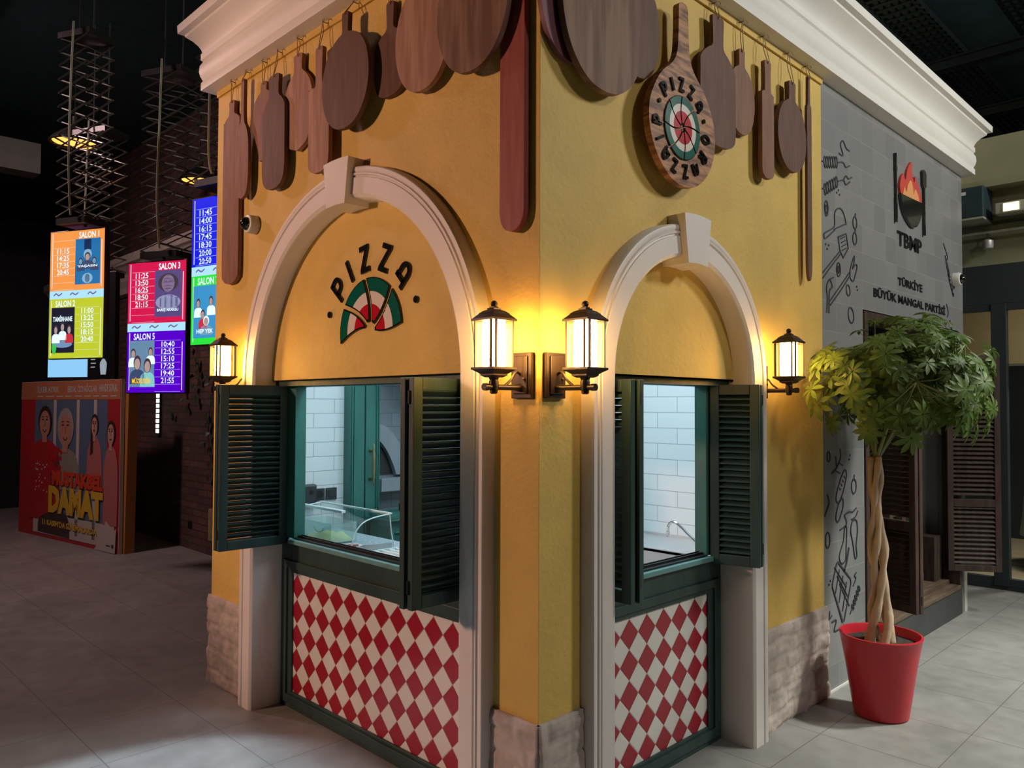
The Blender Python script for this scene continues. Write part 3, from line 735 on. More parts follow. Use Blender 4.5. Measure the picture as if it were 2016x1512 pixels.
hb.tube([(.972, 2.425, 1.155), (.972, 2.47, 1.155)], [.006, .012], 10).tube([(.972, 2.425, 1.345), (.972, 2.47, 1.345)], [.006, .012], 10)
hb.obj('brass_handle', BRA, cup, smooth=True)
# oven
ST2 = mat('grey_oven_plaster', (.24, .25, .27), .7)
ov = empty('pizza_oven', (1.5, 2.5, .9), 'arched pizza oven mouth with a grey plaster surround, right of the green cupboard', 'oven')
cx, cz = 1.0625, 1.17
mo = MB(Matrix(((1, 0, 0, 0), (0, 0, -1, 2.55), (0, 1, 0, 0), (0, 0, 0, 1))))
oo = catmull([(.0, .354), (.06, .335), (.115, .290), (.165, .232), (.210, .160), (.240, .085), (.253, 0)], 4); oi = catmull([(0, .244), (.05, .195), (.093, .130), (.128, .060), (.150, 0)], 4)
mo.prism([(cx+a, cz+b) for a, b in oo]+[(cx+a, cz+b) for a, b in oi[::-1]], .006, .05).obj('arch_surround', ST2, ov, smooth=True)
MB().box((cx, 2.46, 1.06), (cx+.30, 2.543, 1.150)).obj('ledge', ST2, ov, bevel=.004)
mo = MB(Matrix(((1, 0, 0, 0), (0, 0, -1, 2.55), (0, 1, 0, 0), (0, 0, 0, 1))))
mo.prism([(cx, cz)]+[(cx+a, cz+b) for a, b in oi[::-1]], .006, .012).obj('mouth', BLK, ov)
MB().box((1.06, 2.05, 1.86), (2.28, 2.54, 2.05)).obj('unseen_shade_slab', ST2, ov)  # unseen slab added above the oven to shade the wall below
cb = empty('low_cabinet', (1.5, 2.3, 0), 'low green panelled cabinet with moulded top edge under the oven', 'cabinet')
MB().box((.95, 2.20, 0), (2.25, 2.43, .90)).obj('body', GRN2, cb)
MB().box((.93, 2.175, .90), (2.26, 2.43, .915)).box((.94, 2.185, .915), (2.26, 2.43, .942)).box((.98, 2.19, .70), (2.2, 2.20, .72)).box((.98, 2.19, .82), (2.2, 2.20, .835)).obj('moulded_top', GRN2, cb, bevel=.004)
tg = empty('metal_box', (1.22, 2.3, .942), 'dark metal box standing on the low green cabinet', 'box')
MB().box((1.13, 2.24, .943), (1.32, 2.36, .990)).obj('body', BLK, tg, bevel=.003); MB().box((1.19, 2.29, .99), (1.205, 2.305, 1.02)).obj('knob', BLK, tg)
# sockets
def socket(x0, kind, label):
    r = empty('wall_socket' if kind else 'light_switch', (x0+.043, 2.54, 1.03), label, 'socket' if kind else 'switch')
    MB().box((x0, 2.538, 1.032), (x0+.080, 2.55, 1.110)).obj('face_plate', mat('anthracite_plastic', (.03, .035, .04), .4, var=0), r, bevel=.003)
    m = Matrix(((1, 0, 0, 0), (0, 0, -1, 2.538), (0, 1, 0, 0), (0, 0, 0, 1)))
    if kind: MB(m).lathe([(.026, 0), (.026, .003), (.020, .003), (.019, .001), (.0005, .001)], (x0+.04, 1.071, 0), 20, axis='z').obj('recess', BLK, r)
    else: MB(m).box((x0+.018, 1.050, 0), (x0+.062, 1.092, .004)).obj('rocker', mat('anthracite_plastic', (.03, .035, .04), .4), r, bevel=.001)
socket(.592, 1, 'black round power socket on the white tiles behind the glass case')
socket(.682, 0, 'black square light switch on the white tiles left of the green cupboard')
pt = empty('card_terminal', (.55, 2.50, 1.02), 'dark plastic box on the tiles at the left edge of the left window', 'device')
MB().box((.46, 2.49, 1.015), (.588, 2.545, 1.145)).obj('body', mat('anthracite_plastic', (.03, .035, .04), .4), pt, bevel=.012); MB().box((.535, 2.486, 1.085), (.560, 2.49, 1.11)).obj('screen', BLK, pt)
# glass display case
WED = mat('white_edge', (.75, .85, .85), .3, var=0)
dc = empty('display_case', (.4, 1.95, .87), 'low curved-glass display case on the granite counter', 'display case')
def curve_case():
    return catmull([(.255, .875), (.262, .93), (.285, .985), (.33, 1.025), (.40, 1.045), (.50, 1.055)], 5)
cp = curve_case()
for y in (1.59, 2.30):
    m = MB(); 
    outl = cp + [(.53, .875)]
    m.M = Matrix(((1, 0, 0, 0), (0, 0, -1, y), (0, 1, 0, 0), (0, 0, 0, 1)))
    m.prism(outl, -.003, .003); s_ = m.obj('end_panel', GLA, dc)
    MB().tube([(p[0], y, p[1]) for p in cp], .0035, 6).tube([(.50, y, 1.055), (.51, y, .96), (.53, y, .875)], .003, 6).obj('edge_strip', WED, s_)
vs = []; fs = []
for p in cp: vs += [(p[0], 1.59, p[1]), (p[0], 2.30, p[1])]
for i in range(len(cp)-1): fs.append((2*i, 2*i+1, 2*i+3, 2*i+2))
MB().add(vs, fs).obj('curved_glass', GLA, dc, smooth='all')
MB().box((.495, 1.58, 1.054), (.508, 2.31, 1.062)).obj('top_rail', WED, dc); MB().box((.365, 1.86, 1.043), (.392, 2.30, 1.058)).obj('label_rail', WED, dc, bevel=.002)
MB().box((.262, 1.59, .871), (.52, 1.605, .895)).box((.262, 2.29, .871), (.52, 2.305, .895)).box((.255, 1.59, .871), (.264, 2.305, .885)).obj('base_frame', STE, dc)
# things in the case
ct = empty('plastic_tub', (.40, 2.04, .87), 'clear plastic tub holding yellow cheese inside the display case', 'container')
MB().box((.31, 1.88, .874), (.48, 2.20, .878)).box((.31, 1.88, .878), (.313, 2.20, .985)).box((.477, 1.88, .878), (.48, 2.20, .985)).box((.313, 1.88, .878), (.477, 1.883, .985)).box((.313, 2.197, .878), (.477, 2.20, .985)).obj('tub_body', mat('hazy_plastic', (.85, .95, .95), .2, var=0, trans=.8), ct)
m = MB(); n = 14; vs = []; fs = []
for i in range(n+1):
    for j in range(n+1):
        x = .318+.155*i/n; y = 1.888+.305*j/n; e = min(i, j, n-i, n-j)/n*2
        vs.append((x, y, .879+.05*min(1, e*2.2)*(0.7+.5*noise.noise(Vector((x*14, y*14, 2))))))
for i in range(n):
    for j in range(n): a = i*(n+1)+j; fs.append((a, a+n+1, a+n+2, a+1))
m.add(vs, fs).obj('yellow_cheese', mat('cheese_yellow', (.75, .62, .18), .5, var=.1), ct, smooth='all')
MB().tube([(.318, 2.02+.05*math.cos(a), .955+.028*math.sin(a)) for a in [PI+PI*i/10 for i in range(11)]], .003, 6).obj('handle', GRN2, ct)
for i, (px, py, rr) in enumerate(((.36, 1.74, .055), (.40, 1.645, .045))):
    pr = empty('food_plate', (px, py, .872), ('dark plate with pink sliced meat at the near end of the display case', 'pale plate of pink sliced meat in the middle of the display case')[i == 0], 'plate', 'plates in the display case')
    MB().lathe([(rr*.6, .872), (rr, .880), (rr*.97, .882), (rr*.55, .876), (.001, .876)], (px, py, 0), 20, axis='z').obj('plate', PLW if i == 0 else BLK, pr, smooth=True)
    for k in range(4):
        a = k*1.7+i; MB().lathe([(.018, .878+.002*k), (.018, .881+.002*k), (.0005, .882+.002*k)], (px+.02*math.cos(a), py+.02*math.sin(a), 0), 12, axis='z').obj('meat_slice', mat('pink_meat', (.42, .10, .12), .4), pr)
rk = empty('wire_rack', (.45, 1.3, .87), 'white ribbed tray lying on the granite counter right of the display case', 'tray')
m = MB()
for k in range(6): m.box((.30+.045*k, 1.10, .872), (.312+.045*k, 1.52, .882))
m.box((.29, 1.10, .871), (.55, 1.11, .884)).box((.29, 1.51, .871), (.55, 1.52, .884)).obj('ribs', WED, rk)
# sink
SKS = mat('sink_steel', (.52, .52, .52), .3, metal=.25, var=.05)
sk = empty('steel_sink', (1.85, .9, 0), 'stainless steel sink with a raised back against the white tiles, in the right window', 'sink')
x0, x1, y0, y1 = 1.42, 1.86, .50, 1.10
m = MB().box((1.20, .20, .780), (x0, 1.9, .800)).box((x1, .20, .780), (2.295, 1.9, .800)).box((x0, .20, .780), (x1, y0, .800)).box((x0, y1, .780), (x1, 1.9, .800))
m.obj('drainboard', SKS, sk)
m = MB().box((x0, y0, .60), (x1, y1, .605)).box((x0-.004, y0, .60), (x0, y1, .795)).box((x1, y0, .60), (x1+.004, y1, .795)).box((x0, y0-.004, .60), (x1, y0, .795)).box((x0, y1, .60), (x1, y1+.004, .795))
m.obj('basin', SKS, sk)
MB().box((2.285, .20, .800), (2.298, 1.9, .815)).obj('back_lip', SKS, sk)
MB().box((1.22, .22, 0), (1.25, 1.88, .78)).box((2.2, .22, 0), (2.28, 1.88, .78)).obj('side_panels', STE, sk)
fa = empty('faucet', (1.9, .36, .8), 'chrome faucet with a long rising spout over the steel sink', 'faucet')
MB().tube(catmull([(1.9, .40, .83), (1.9, .405, .832), (1.9, .42, .838), (1.9, .52, .858), (1.9, .64, .944), (1.9, .675, .964), (1.9, .705, .963), (1.9, .725, .94), (1.9, .728, .905)], 5), .0085, 10).obj('spout', CHR, fa, smooth='all')
MB().lathe([(.012, .875), (.012, .905), (.009, .907)], (1.9, .728, 0), 12, axis='z').obj('aerator', CHR, fa, smooth=True)
MB().lathe([(.025, .8005), (.025, .82), (.016, .83), (.016, .86)], (1.9, .39, 0), 16, axis='z').obj('body', CHR, fa, smooth=True)

# ================================================================== GRILL KIOSK SIGN AND DRAWINGS
sg = empty('grill_sign', MR @ Vector((3.86, 2.37, 0)), 'black TBMP grill sign with a flaming bowl, fork and spatula on grey tiles', 'sign')
m = MB(MR)
put_text(m, 'TBMP', 3.60, 4.095, 2.770, 2.872, -.004, .022, .007); m.obj('lettering', LET, sg)
m = MB(MR); put_text(m, 'TÜRKİYE', 3.607, 4.10, 2.492, 2.566, -.004, .022, .006); m.obj('lettering', LET, sg)
m = MB(MR); put_text(m, 'BÜYÜK MANGAL PARTİSİ', 3.167, 4.62, 2.368, 2.444, -.004, .022, .006); m.obj('lettering', LET, sg)
bowl = [(3.628, 3.128), (4.058, 3.140)] + catmull([(4.058, 3.10), (4.03, 3.03), (3.96, 2.96), (3.885, 2.935), (3.80, 2.95), (3.70, 3.0), (3.645, 3.07)], 5)
MB(MR).prism(bowl, -.004, .020).obj('bowl', LET, sg)
FLR = mat('flame_red', (.62, .07, .055), .4, var=0); FLO = mat('flame_orange', (.80, .36, .14), .4, var=0)
fl = catmull([(3.64, 3.135), (3.625, 3.19), (3.65, 3.25), (3.70, 3.285), (3.71, 3.26), (3.74, 3.25), (3.775, 3.33), (3.86, 3.402), (3.862, 3.35), (3.88, 3.29), (3.915, 3.265), (3.935, 3.31), (3.985, 3.27), (4.035, 3.22), (4.06, 3.165), (4.055, 3.143)], 3)
MB(MR).prism(fl, -.004, .014).obj('flame', FLR, sg)
fl2 = catmull([(3.67, 3.132), (3.70, 3.19), (3.74, 3.16), (3.765, 3.215), (3.83, 3.262), (3.87, 3.22), (3.89, 3.17), (3.91, 3.215), (3.96, 3.195), (3.99, 3.165), (4.0, 3.138)], 3)
MB(MR).prism(fl2, .014, .018).obj('inner_flame', FLO, sg)
MB(MR).prism([(3.546, 3.395), (3.560, 3.395), (3.562, 3.32), (3.572, 3.29), (3.562, 3.26), (3.562, 3.10), (3.568, 3.09), (3.572, 2.92), (3.552, 2.92), (3.55, 3.09), (3.555, 3.10), (3.552, 3.26), (3.544, 3.29), (3.548, 3.32)], -.004, .016).obj('fork', LET, sg)
MB(MR).prism([(4.085, 3.385), (4.105, 3.400), (4.150, 3.397), (4.170, 3.37), (4.168, 3.285), (4.138, 3.262), (4.136, 3.10), (4.142, 3.09), (4.142, 2.915), (4.118, 2.915), (4.118, 3.09), (4.124, 3.10), (4.122, 3.262), (4.092, 3.285)], -.004, .016).obj('spatula', LET, sg)

# printed line drawings on the tiles: tools, sausages, onions, skewers
DRT = empty('line_drawings', MR @ Vector((2.6, .3, 0)), 'black line drawings of skewers, knives and sausages printed on the grey tiles', 'wall drawing')
DR = MB(MR)
def dl(pts, wd=.006, closed=False, sm=True):
    p = catmull(pts, 4, closed) if sm and len(pts) > 2 else pts
    DR.stroke(p, wd*1.35, -.004, .0012, closed)
def ellipse(cx, cy, a, b, rot=0, n=16):
    return [(cx+a*math.cos(t)*math.cos(rot)-b*math.sin(t)*math.sin(rot), cy+a*math.cos(t)*math.sin(rot)+b*math.sin(t)*math.cos(rot)) for t in [2*PI*i/n for i in range(n)]]
for (y, sl) in ((3.085, .035), (2.925, .075)):           # two kebab skewers with curling smoke
    for k in range(6): dl(ellipse(2.44+.032*k, y+sl*k*.2, .014, .034, .1), .004, True, False)
    dl([(2.398, y-.004), (2.42, y)]); dl([(2.62, y+sl*1.1), (2.70, y+sl*1.3+.01), (2.74, y+sl*1.3-.01), (2.80, y+sl*1.5+.005)])
    dl([(2.64, y+sl*1.1+.06), (2.70, y+sl+.065), (2.665, y+sl+.12), (2.70, y+sl+.155), (2.75, y+sl+.12), (2.80, y+sl+.115)] if y > 3 else [(2.70, y+sl*1.4), (2.74, y+sl*1.5+.03), (2.78, y+sl*1.5+.02), (2.83, y+sl*1.5+.04)])
dl(ellipse(2.455, 2.815, .024, .045), .005, True, False); dl(ellipse(2.455, 2.81, .012, .025), .004, True, False)
dl([(2.43, 2.665), (2.55, 2.715), (2.57, 2.745), (2.57, 2.80), (2.60, 2.835), (2.655, 2.850), (2.70, 2.83), (2.735, 2.775), (2.72, 2.765), (2.58, 2.715), (2.56, 2.70), (2.44, 2.635), (2.42, 2.645)], .006, True)
for (cx_, cy_) in ((2.872, 2.80), (2.868, 2.70)): dl(ellipse(cx_, cy_, .030, .038), .006, True, False); dl([(cx_, cy_+.035), (cx_+.012, cy_+.06)])
dl([(2.64, 2.60), (2.62, 2.67), (2.735, 2.71), (2.768, 2.625), (2.69, 2.555)], .006, True, False)
for k in range(4): dl([(2.655+.008*k, 2.665-.022*k), (2.72+.008*k, 2.69-.022*k)], .005)
dl([(2.645, 2.59), (2.40, 2.43)], .006); dl([(2.655, 2.575), (2.50, 2.47), (2.40, 2.398)], .006)
dl(ellipse(2.62, 2.475, .028, .042), .005, True, False); dl(ellipse(2.62, 2.475, .012, .022), .005, True, False)
dl([(2.49, 2.27), (2.78, 2.475)], .006); dl([(2.50, 2.25), (2.66, 2.36), (2.79, 2.46)], .006)
dl([(2.79, 2.46), (2.80, 2.51), (2.86, 2.59), (2.85, 2.54), (2.83, 2.51), (2.88, 2.54), (2.90, 2.525), (2.87, 2.47), (2.84, 2.43), (2.80, 2.44)], .006, True)
dl([(2.45, 2.20), (2.46, 2.29), (2.45, 2.35), (2.49, 2.40), (2.53, 2.36), (2.49, 2.33), (2.48, 2.20)], .006); dl([(2.49, 2.40), (2.55, 2.42)])
dl(ellipse(2.76, 2.365, .028, .035, .5), .005, True, False); dl(ellipse(2.80, 2.215, .04, .05, .5), .006, True, False)
DR.obj('utensil_drawings', INK, DRT); DR = MB(MR)
dl([(4.60, 2.93), (4.68, 2.86), (4.70, 2.82), (4.67, 2.81), (4.72, 2.74), (4.76, 2.68)], .008); dl([(4.64, 2.84), (4.74, 2.65), (4.84, 2.54)], .012)
for k in range(5): dl([(4.70+.028*k, 2.70-.035*k), (4.735+.028*k, 2.69-.035*k)], .016)
dl([(4.66, 2.46), (4.70, 2.40), (4.68, 2.36)], .007); dl([(4.74, 2.34), (4.78, 2.28), (4.86, 2.22), (4.80, 2.22), (4.74, 2.34)], .007)
DR.obj('skewer_drawings', INK, DRT); DR = MB(MR)
dl([(2.50, 1.26), (2.57, 1.29), (2.63, 1.35), (2.62, 1.40)], .006); dl([(2.57, 1.29), (2.56, 1.36)]); dl([(2.60, 1.32), (2.66, 1.30)]); dl([(2.55, 1.275), (2.62, 1.255)])
dl([(2.56, 1.10), (2.58, 1.16), (2.66, 1.255), (2.70, 1.27), (2.71, 1.23), (2.66, 1.14), (2.60, 1.085)], .006, True)
for k in range(4): dl([(2.61+.022*k, 1.17+.022*k), (2.625+.022*k, 1.155+.022*k)], .004)
dl(ellipse(2.822, 1.165, .036, .045), .006, True, False); dl([(2.822, 1.20), (2.83, 1.235)])
dl([(2.555, 1.0), (2.59, 1.07), (2.65, 1.105), (2.66, 1.06), (2.62, 1.0), (2.58, .97)], .006, True)
dl([(2.61, .92), (2.70, .94), (2.70, .975), (2.68, 1.0), (2.75, 1.015), (2.80, 1.01), (2.86, 1.03)], .006); dl([(2.78, .965), (2.84, .975), (2.88, 1.01)], .006)
dl([(2.68, .93), (2.66, .85), (2.60, .77), (2.63, .72), (2.69, .735), (2.70, .82), (2.71, .92)], .006, True)
dl([(2.77, .90), (2.80, .955), (2.86, .95), (2.87, .88), (2.85, .80), (2.86, .735), (2.83, .73), (2.80, .82)], .007, True)
dl([(2.50, .62), (2.56, .73), (2.58, .735), (2.76, .61), (2.765, .58), (2.66, .375), (2.64, .375), (2.50, .60)], .007, True, False)
for k in range(3): dl([(2.53+.035*k, .69-.105*k*.5+.02), (2.70+.02*k, .57-.1*k*.6)], .005); dl([(2.60+.05*k, .69-.045*k), (2.54+.05*k, .555-.06*k)], .005)
dl([(2.66, .67), (2.70, .71), (2.74, .80)], .012); dl([(2.80, .56), (2.84, .60), (2.82, .62), (2.85, .635)], .006)
dl([(2.75, .40), (2.90, .54)], .006)
for k in range(5): dl(ellipse(2.79+.024*k, .435+.024*k, .022, .010, 2.3), .005, True, False)
dl([(2.42, .44), (2.46, .465), (2.45, .425), (2.49, .44)], .006); dl([(2.49, .40), (2.55, .40), (2.52, .345), (2.58, .34), (2.66, .355)], .006)
for (x, y, t, q) in ((2.46, 1.36, .02, 1),): dl(ellipse(x, y, .02, .03), .006, True, False)
dl([(2.40, 1.02), (2.46, 1.09), (2.44, 1.14)], .008); dl(ellipse(2.44, .88, .030, .045), .006, True, False)
for (x, y) in ((2.60, 2.935), (2.625, 2.955), (2.64, 2.93), (2.44, 2.60), (2.46, 2.575), (2.48, 2.60), (2.90, 2.38), (2.89, 2.40), (2.75, 1.33), (2.765, 1.355), (2.45, .62), (2.47, .64)): dl([(x, y), (x+.008, y+.004)], .008, False, False)
DR.obj('food_drawings', INK, DRT)

# ================================================================== GRILL KIOSK OPENING
MB(MR).box((2.995, 0, -.16), (4.96, .205, .004)).obj('trim_7', DRK, kind='structure')
fr = empty('grill_counter', (3.98, .2, .205), 'dark brown stepped wooden counter and frame of the grill kiosk opening', 'counter')
MB(MR).box((2.995, .205, -.12), (3.055, 2.26, .008)).box((3.055, 2.20, -.12), (4.96, 2.26, .008)).box((4.90, .205, -.12), (4.96, 2.20, .008)).obj('frame', DWD, fr, bevel=.004)
MB(MR).box((3.055, .205, -.40), (4.90, .235, .012)).box((3.055, .235, -.42), (4.90, .27, -.07)).box((3.3, .27, -.60), (4.90, .33, -.20)).obj('stepped_sill', BWD, fr, bevel=.003)
m = MB(MR).box((4.35, .27, -.40), (4.42, 2.2, -.33)).box((4.62, .27, -.40), (4.70, 2.2, -.33))
for zz in (.30, .78, 1.18, 2.1): m.box((4.42, zz, -.39), (4.62, zz+.08, -.34))
m.obj('inner_panel', BWD, fr, bevel=.003)
MB(MR).box((4.70, .27, -.5), (4.88, .62, -.12)).obj('corner_box', DWD, fr, bevel=.003)
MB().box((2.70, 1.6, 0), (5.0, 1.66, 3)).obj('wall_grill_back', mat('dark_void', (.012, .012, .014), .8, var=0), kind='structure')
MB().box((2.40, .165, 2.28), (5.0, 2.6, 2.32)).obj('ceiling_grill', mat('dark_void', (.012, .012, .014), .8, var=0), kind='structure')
def gshut(leaves, label):
    return shutter(leaves, .35, 1.72, DWD, label, mids=(.54,), pitch=.036)
gshut([((3.37, .13), (3.235, -.235)), ((3.405, .13), (3.268, -.25))], 'dark brown tall louvred shutter seen from behind the plant trunk')
gshut([((4.855, .075), (5.085, -.245)), ((4.885, .095), (5.12, -.23))], 'brown tall louvred shutter swung out at the right end of the grill kiosk')

# ================================================================== PLANT
pl = empty('potted_tree', (2.347, -.322, 0), 'umbrella tree with a braided trunk in a tall red pot, before the grey tiles', 'potted tree')
PC = (2.347, -.322)
RED = mat('red_pot_plastic', (.56, .022, .035), .33, var=.04)
MB().lathe([(.001, 0.001), (.130, .001), (.137, .008), (.150, .09), (.172, .24), (.193, .36), (.206, .425), (.209, .430), (.207, .434), (.197, .434), (.193, .425), (.183, .37), (.001, .37)], (*PC, 0), 48, axis='z').obj('pot', RED, pl, smooth=True)
m = MB(); vs = [(PC[0], PC[1], .392)]; fs = []
for i in range(1, 9):
    for j in range(24):
        a = 2*PI*j/24; r_ = .191*i/8; x = PC[0]+r_*math.cos(a); y = PC[1]+r_*math.sin(a); vs.append((x, y, .388+.012*noise.noise(Vector((x*30, y*30, 0)))))
for j in range(24): fs.append((0, 1+j, 1+(j+1) % 24))
for i in range(7):
    for j in range(24): fs.append((1+i*24+j, 1+(i+1)*24+j, 1+(i+1)*24+(j+1) % 24, 1+i*24+(j+1) % 24))
m.add(vs, fs).obj('soil', mat('dark_soil', (.035, .024, .017), .95, bump=1, bscale=60), pl)
BARK = mat('pale_bark', (.56, .41, .28), .7, var=.3, vscale=14, bump=.5, bscale=40, stretch=(1, 1, .3))
for k in range(4):
    pts = []; rs = []
    for i in range(30):
        t = i/29; z = .36+1.02*t; a = k*PI/2+t*PI*1.7+.5; rad = .034*(1-t)**2+.019+.009*math.sin(t*15)
        bx = PC[0]-.018*t+.010*math.sin(t*6); by = PC[1]+.012*t
        pts.append((bx+rad*math.cos(a), by+rad*math.sin(a), z)); rs.append(.0205-.005*t+.003*math.sin(i*1.3+k)+(.008*(1-t)**6))
    MB().tube(pts, rs, 10).obj('trunk_stem', BARK, pl, smooth='all')
# crown
LEAF = bpy.data.materials.new('umbrella_leaf'); LEAF.use_nodes = True
t_ = LEAF.node_tree; b_ = t_.nodes['Principled BSDF']; tc_ = nd(t_, 'ShaderNodeTexCoord'); n_ = noise_node(t_, tc_.outputs['Object'], 5, 3)
c_ = mixcol(t_, n_, (.035, .085, .018), (.17, .25, .045)); t_.links.new(c_, b_.inputs['Base Color']); b_.inputs['Roughness'].default_value = .5; b_.inputs['Specular IOR Level'].default_value = .35
tr_ = nd(t_, 'ShaderNodeBsdfTranslucent'); t_.links.new(c_, tr_.inputs[0]); mx_ = nd(t_, 'ShaderNodeMixShader'); mx_.inputs[0].default_value = .22
t_.links.new(b_.outputs[0], mx_.inputs[1]); t_.links.new(tr_.outputs[0], mx_.inputs[2]); t_.links.new(mx_.outputs[0], t_.nodes['Material Output'].inputs[0])
rnd = random.Random(11)
def leaflet(mb, p, d, up, L_, W_):
    """one obovate leaflet from p along d, drooping"""
    s_ = d.cross(up).normalized(); vs = []; n = 5
    ws = (.18, .62, 1.0, .88, .10)
    for i in range(n):
        t = i/(n-1); q = p+d*(L_*t)-up*(L_*.30*t*t)
        hw = W_*.5*ws[i]; q2 = q
        vs += [q2-s_*hw+up*hw*.25, q2, q2+s_*hw+up*hw*.25]
    fs = []
    for i in range(n-1):
        a = i*3; fs += [(a, a+1, a+4, a+3), (a+1, a+2, a+5, a+4)]
    mb.add(vs, fs)
fo = MB(); br = MB(); base = Vector((PC[0]-.015, PC[1]+.01, 1.36))
fork = []
CW = Vector((2.365, -.45, 1.80))
for k in range(9):
    a = 2*PI*k/9+.3; e = CW+Vector((.40*math.cos(a), .27*math.sin(a), .08+.12*math.sin(k*2.1)))
    if e.y > -.10: e.y = -.10
    m1 = (base+e)/2+Vector((0, 0, .07)); br.tube(catmull([tuple(base), tuple(m1), tuple(e)], 6), [.010-.0004*i for i in range(13)], 6); fork.append((base, m1, e))
cnt = 0; tries = 0
while cnt < 430 and tries < 9000:
    tries += 1
    a = rnd.random()*2*PI; el = math.asin(rnd.uniform(-.72, 1)); rr = rnd.random()**.38
    d = Vector((math.cos(a)*math.cos(el), math.sin(a)*math.cos(el), math.sin(el)))
    c = CW+Vector((d.x*.65*rr, d.y*.47*rr, d.z*(.37 if d.z > 0 else .42)*rr))
    # uneven crown outline: hollow between the top lobes, thinner lower right
    lob = noise.noise(c*3.1+Vector((4, 1, 2)))
    if rr > .66 and lob < -.12: continue
    if c.y > -.075: continue
    L_ = rnd.uniform(.050, .084)
    if c.y + L_*.6 > -.01: continue
    out = (d+Vector((0, -.15, .45))+Vector((rnd.uniform(-.3, .3), rnd.uniform(-.3, .3), rnd.uniform(-.2, .3)))).normalized()
    ax = out.cross(Vector((0, 0, 1))); ax = ax.normalized() if ax.length > .1 else Vector((1, 0, 0)); ay = out.cross(ax)
    nl = rnd.choice((7, 8, 8, 9)); ph = rnd.random()*6
    for k in range(nl):
        an = ph+2*PI*k/nl; dr = (ax*math.cos(an)+ay*math.sin(an)+out*.10).normalized()
        tip = c+dr*L_
        if tip.y > -.012: continue
        leaflet(fo, c+dr*.006, dr, out, L_*rnd.uniform(.85, 1.1), .025*L_/.07)
    f_ = min(fork, key=lambda q: (q[2]-c).length); st = f_[2]*.5+f_[1]*.5 if rnd.random() < .5 else f_[2]
    if (st-c).length < .32: br.tube([tuple(st), tuple((st+c)/2+Vector((0, 0, -.012))), tuple(c)], [.0035, .0022, .0018], 4)
    cnt += 1
br.obj('branches', mat('green_stem', (.16, .20, .06), .6), pl, smooth='all')
fo.obj('foliage', LEAF, pl, smooth='all')

# ================================================================== RIGHT BACKGROUND: GLASS FRONT OF THE DINING ROOM
MB().box((9.4, -7, 0), (9.5, 16, 5.3)).obj('wall_far_right', mat('night_wall', (.006, .009, .012), .8, var=0), kind='structure')
MB().box((-9, 15.9, 0), (10, 16, 5.3)).obj('wall_far_back', mat('black_wall', (.007, .007, .009), .9, var=0), kind='structure')
MB().box((-9, -7, 0), (-8.9, 16, 5.3)).obj('wall_far_left', mat('black_wall', (.007, .007, .009), .9, var=0), kind='structure')
FRM = mat('anthracite_frame', (.030, .038, .042), .5, var=.1)
BEI = mat('beige_render', (.26, .25, .15), .7, var=.05)
GX = 6.12
MB().box((GX, -3.2, 2.965), (GX+.25, 2.6, 4.15)).obj('wall_above_doors', BEI, kind='structure')
gd = empty('window_3', (GX, -.4, 0), kind='structure')
m = MB().box((GX, -3.2, 2.60), (GX+.10, 2.6, 2.965)).box((GX, -3.2, 0), (GX+.08, 2.6, .035))
m.obj('header_frame', FRM, gd, bevel=.004)
ys = [1.35, .67, -.01, -.69, -1.37, -2.05]
for i, y in enumerate(ys):
    MB().box((GX-.01, y-.062, .035), (GX+.07, y+.062, 2.60)).obj('door_stile', FRM, gd, bevel=.004)
for i in range(len(ys)-1):
    a, b = ys[i+1]+.062, ys[i]-.062
    MB().box((GX, a, .035), (GX+.06, b, .105)).box((GX, a, 2.54), (GX+.06, b, 2.60)).obj('door_rail', FRM, gd, bevel=.003)
    MB().box((GX+.025, a, .105), (GX+.031, b, 2.54)).obj('door_pane', GLA, gd)
m = MB()
for y in (.02, -.66): m.box((GX-.03, y-.012, .95), (GX-.01, y+.012, 1.25))
m.obj('door_handle', BLK, gd)
for y in (.66, -.66): MB().box((GX-.018, y-.02, 2.28), (GX-.01, y+.02, 2.46)).obj('door_closer', BLK, gd)
# room behind the glass
MB().box((GX+.10, -3.2, .0), (9.4, 2.6, .006)).obj('floor_dining', mat('pale_oak_floor', (.42, .34, .22), .5, var=.1), kind='structure')
BLI = bpy.data.materials.new('beige_blind'); BLI.use_nodes = True
_t = BLI.node_tree; _d = nd(_t, 'ShaderNodeBsdfDiffuse'); _d.inputs[0].default_value = (.40, .34, .24, 1); _l = nd(_t, 'ShaderNodeBsdfTranslucent'); _l.inputs[0].default_value = (.62, .54, .38, 1)
_m = nd(_t, 'ShaderNodeMixShader'); _m.inputs[0].default_value = .55; _t.links.new(_d.outputs[0], _m.inputs[1]); _t.links.new(_l.outputs[0], _m.inputs[2]); _t.links.new(_m.outputs[0], _t.nodes['Material Output'].inputs[0])
rb = tag(MB().box((GX+.35, -3.1, 2.06), (GX+.352, 2.5, 2.95)).obj('roller_blind', BLI), 'beige roller blind half lowered behind the dark glass doors', 'blind')
MB().box((GX+.345, -3.1, 2.045), (GX+.365, 2.5, 2.065)).obj('bottom_bar', mat('cream_bar', (.6, .55, .4), .5, var=0), rb)
tb2 = empty('dining_table', (7.62, -.33, 0), 'dining table under a pale cloth seen through the glass doors at the right edge', 'table')
vs = []; fs = []; n = 48
for i, (r_, z) in enumerate(((.001, .76), (.30, .762), (.43, .757), (.45, .73), (.46, .55), (.48, .35))):
    for j in range(n):
        a = 2*PI*j/n; rr = r_*(1+(.05*math.sin(a*7)*(i-2)/3 if i > 2 else 0)); vs.append((7.62+rr*math.cos(a), -.33+rr*math.sin(a), z+(.02*math.sin(a*5) if i == 5 else 0)))
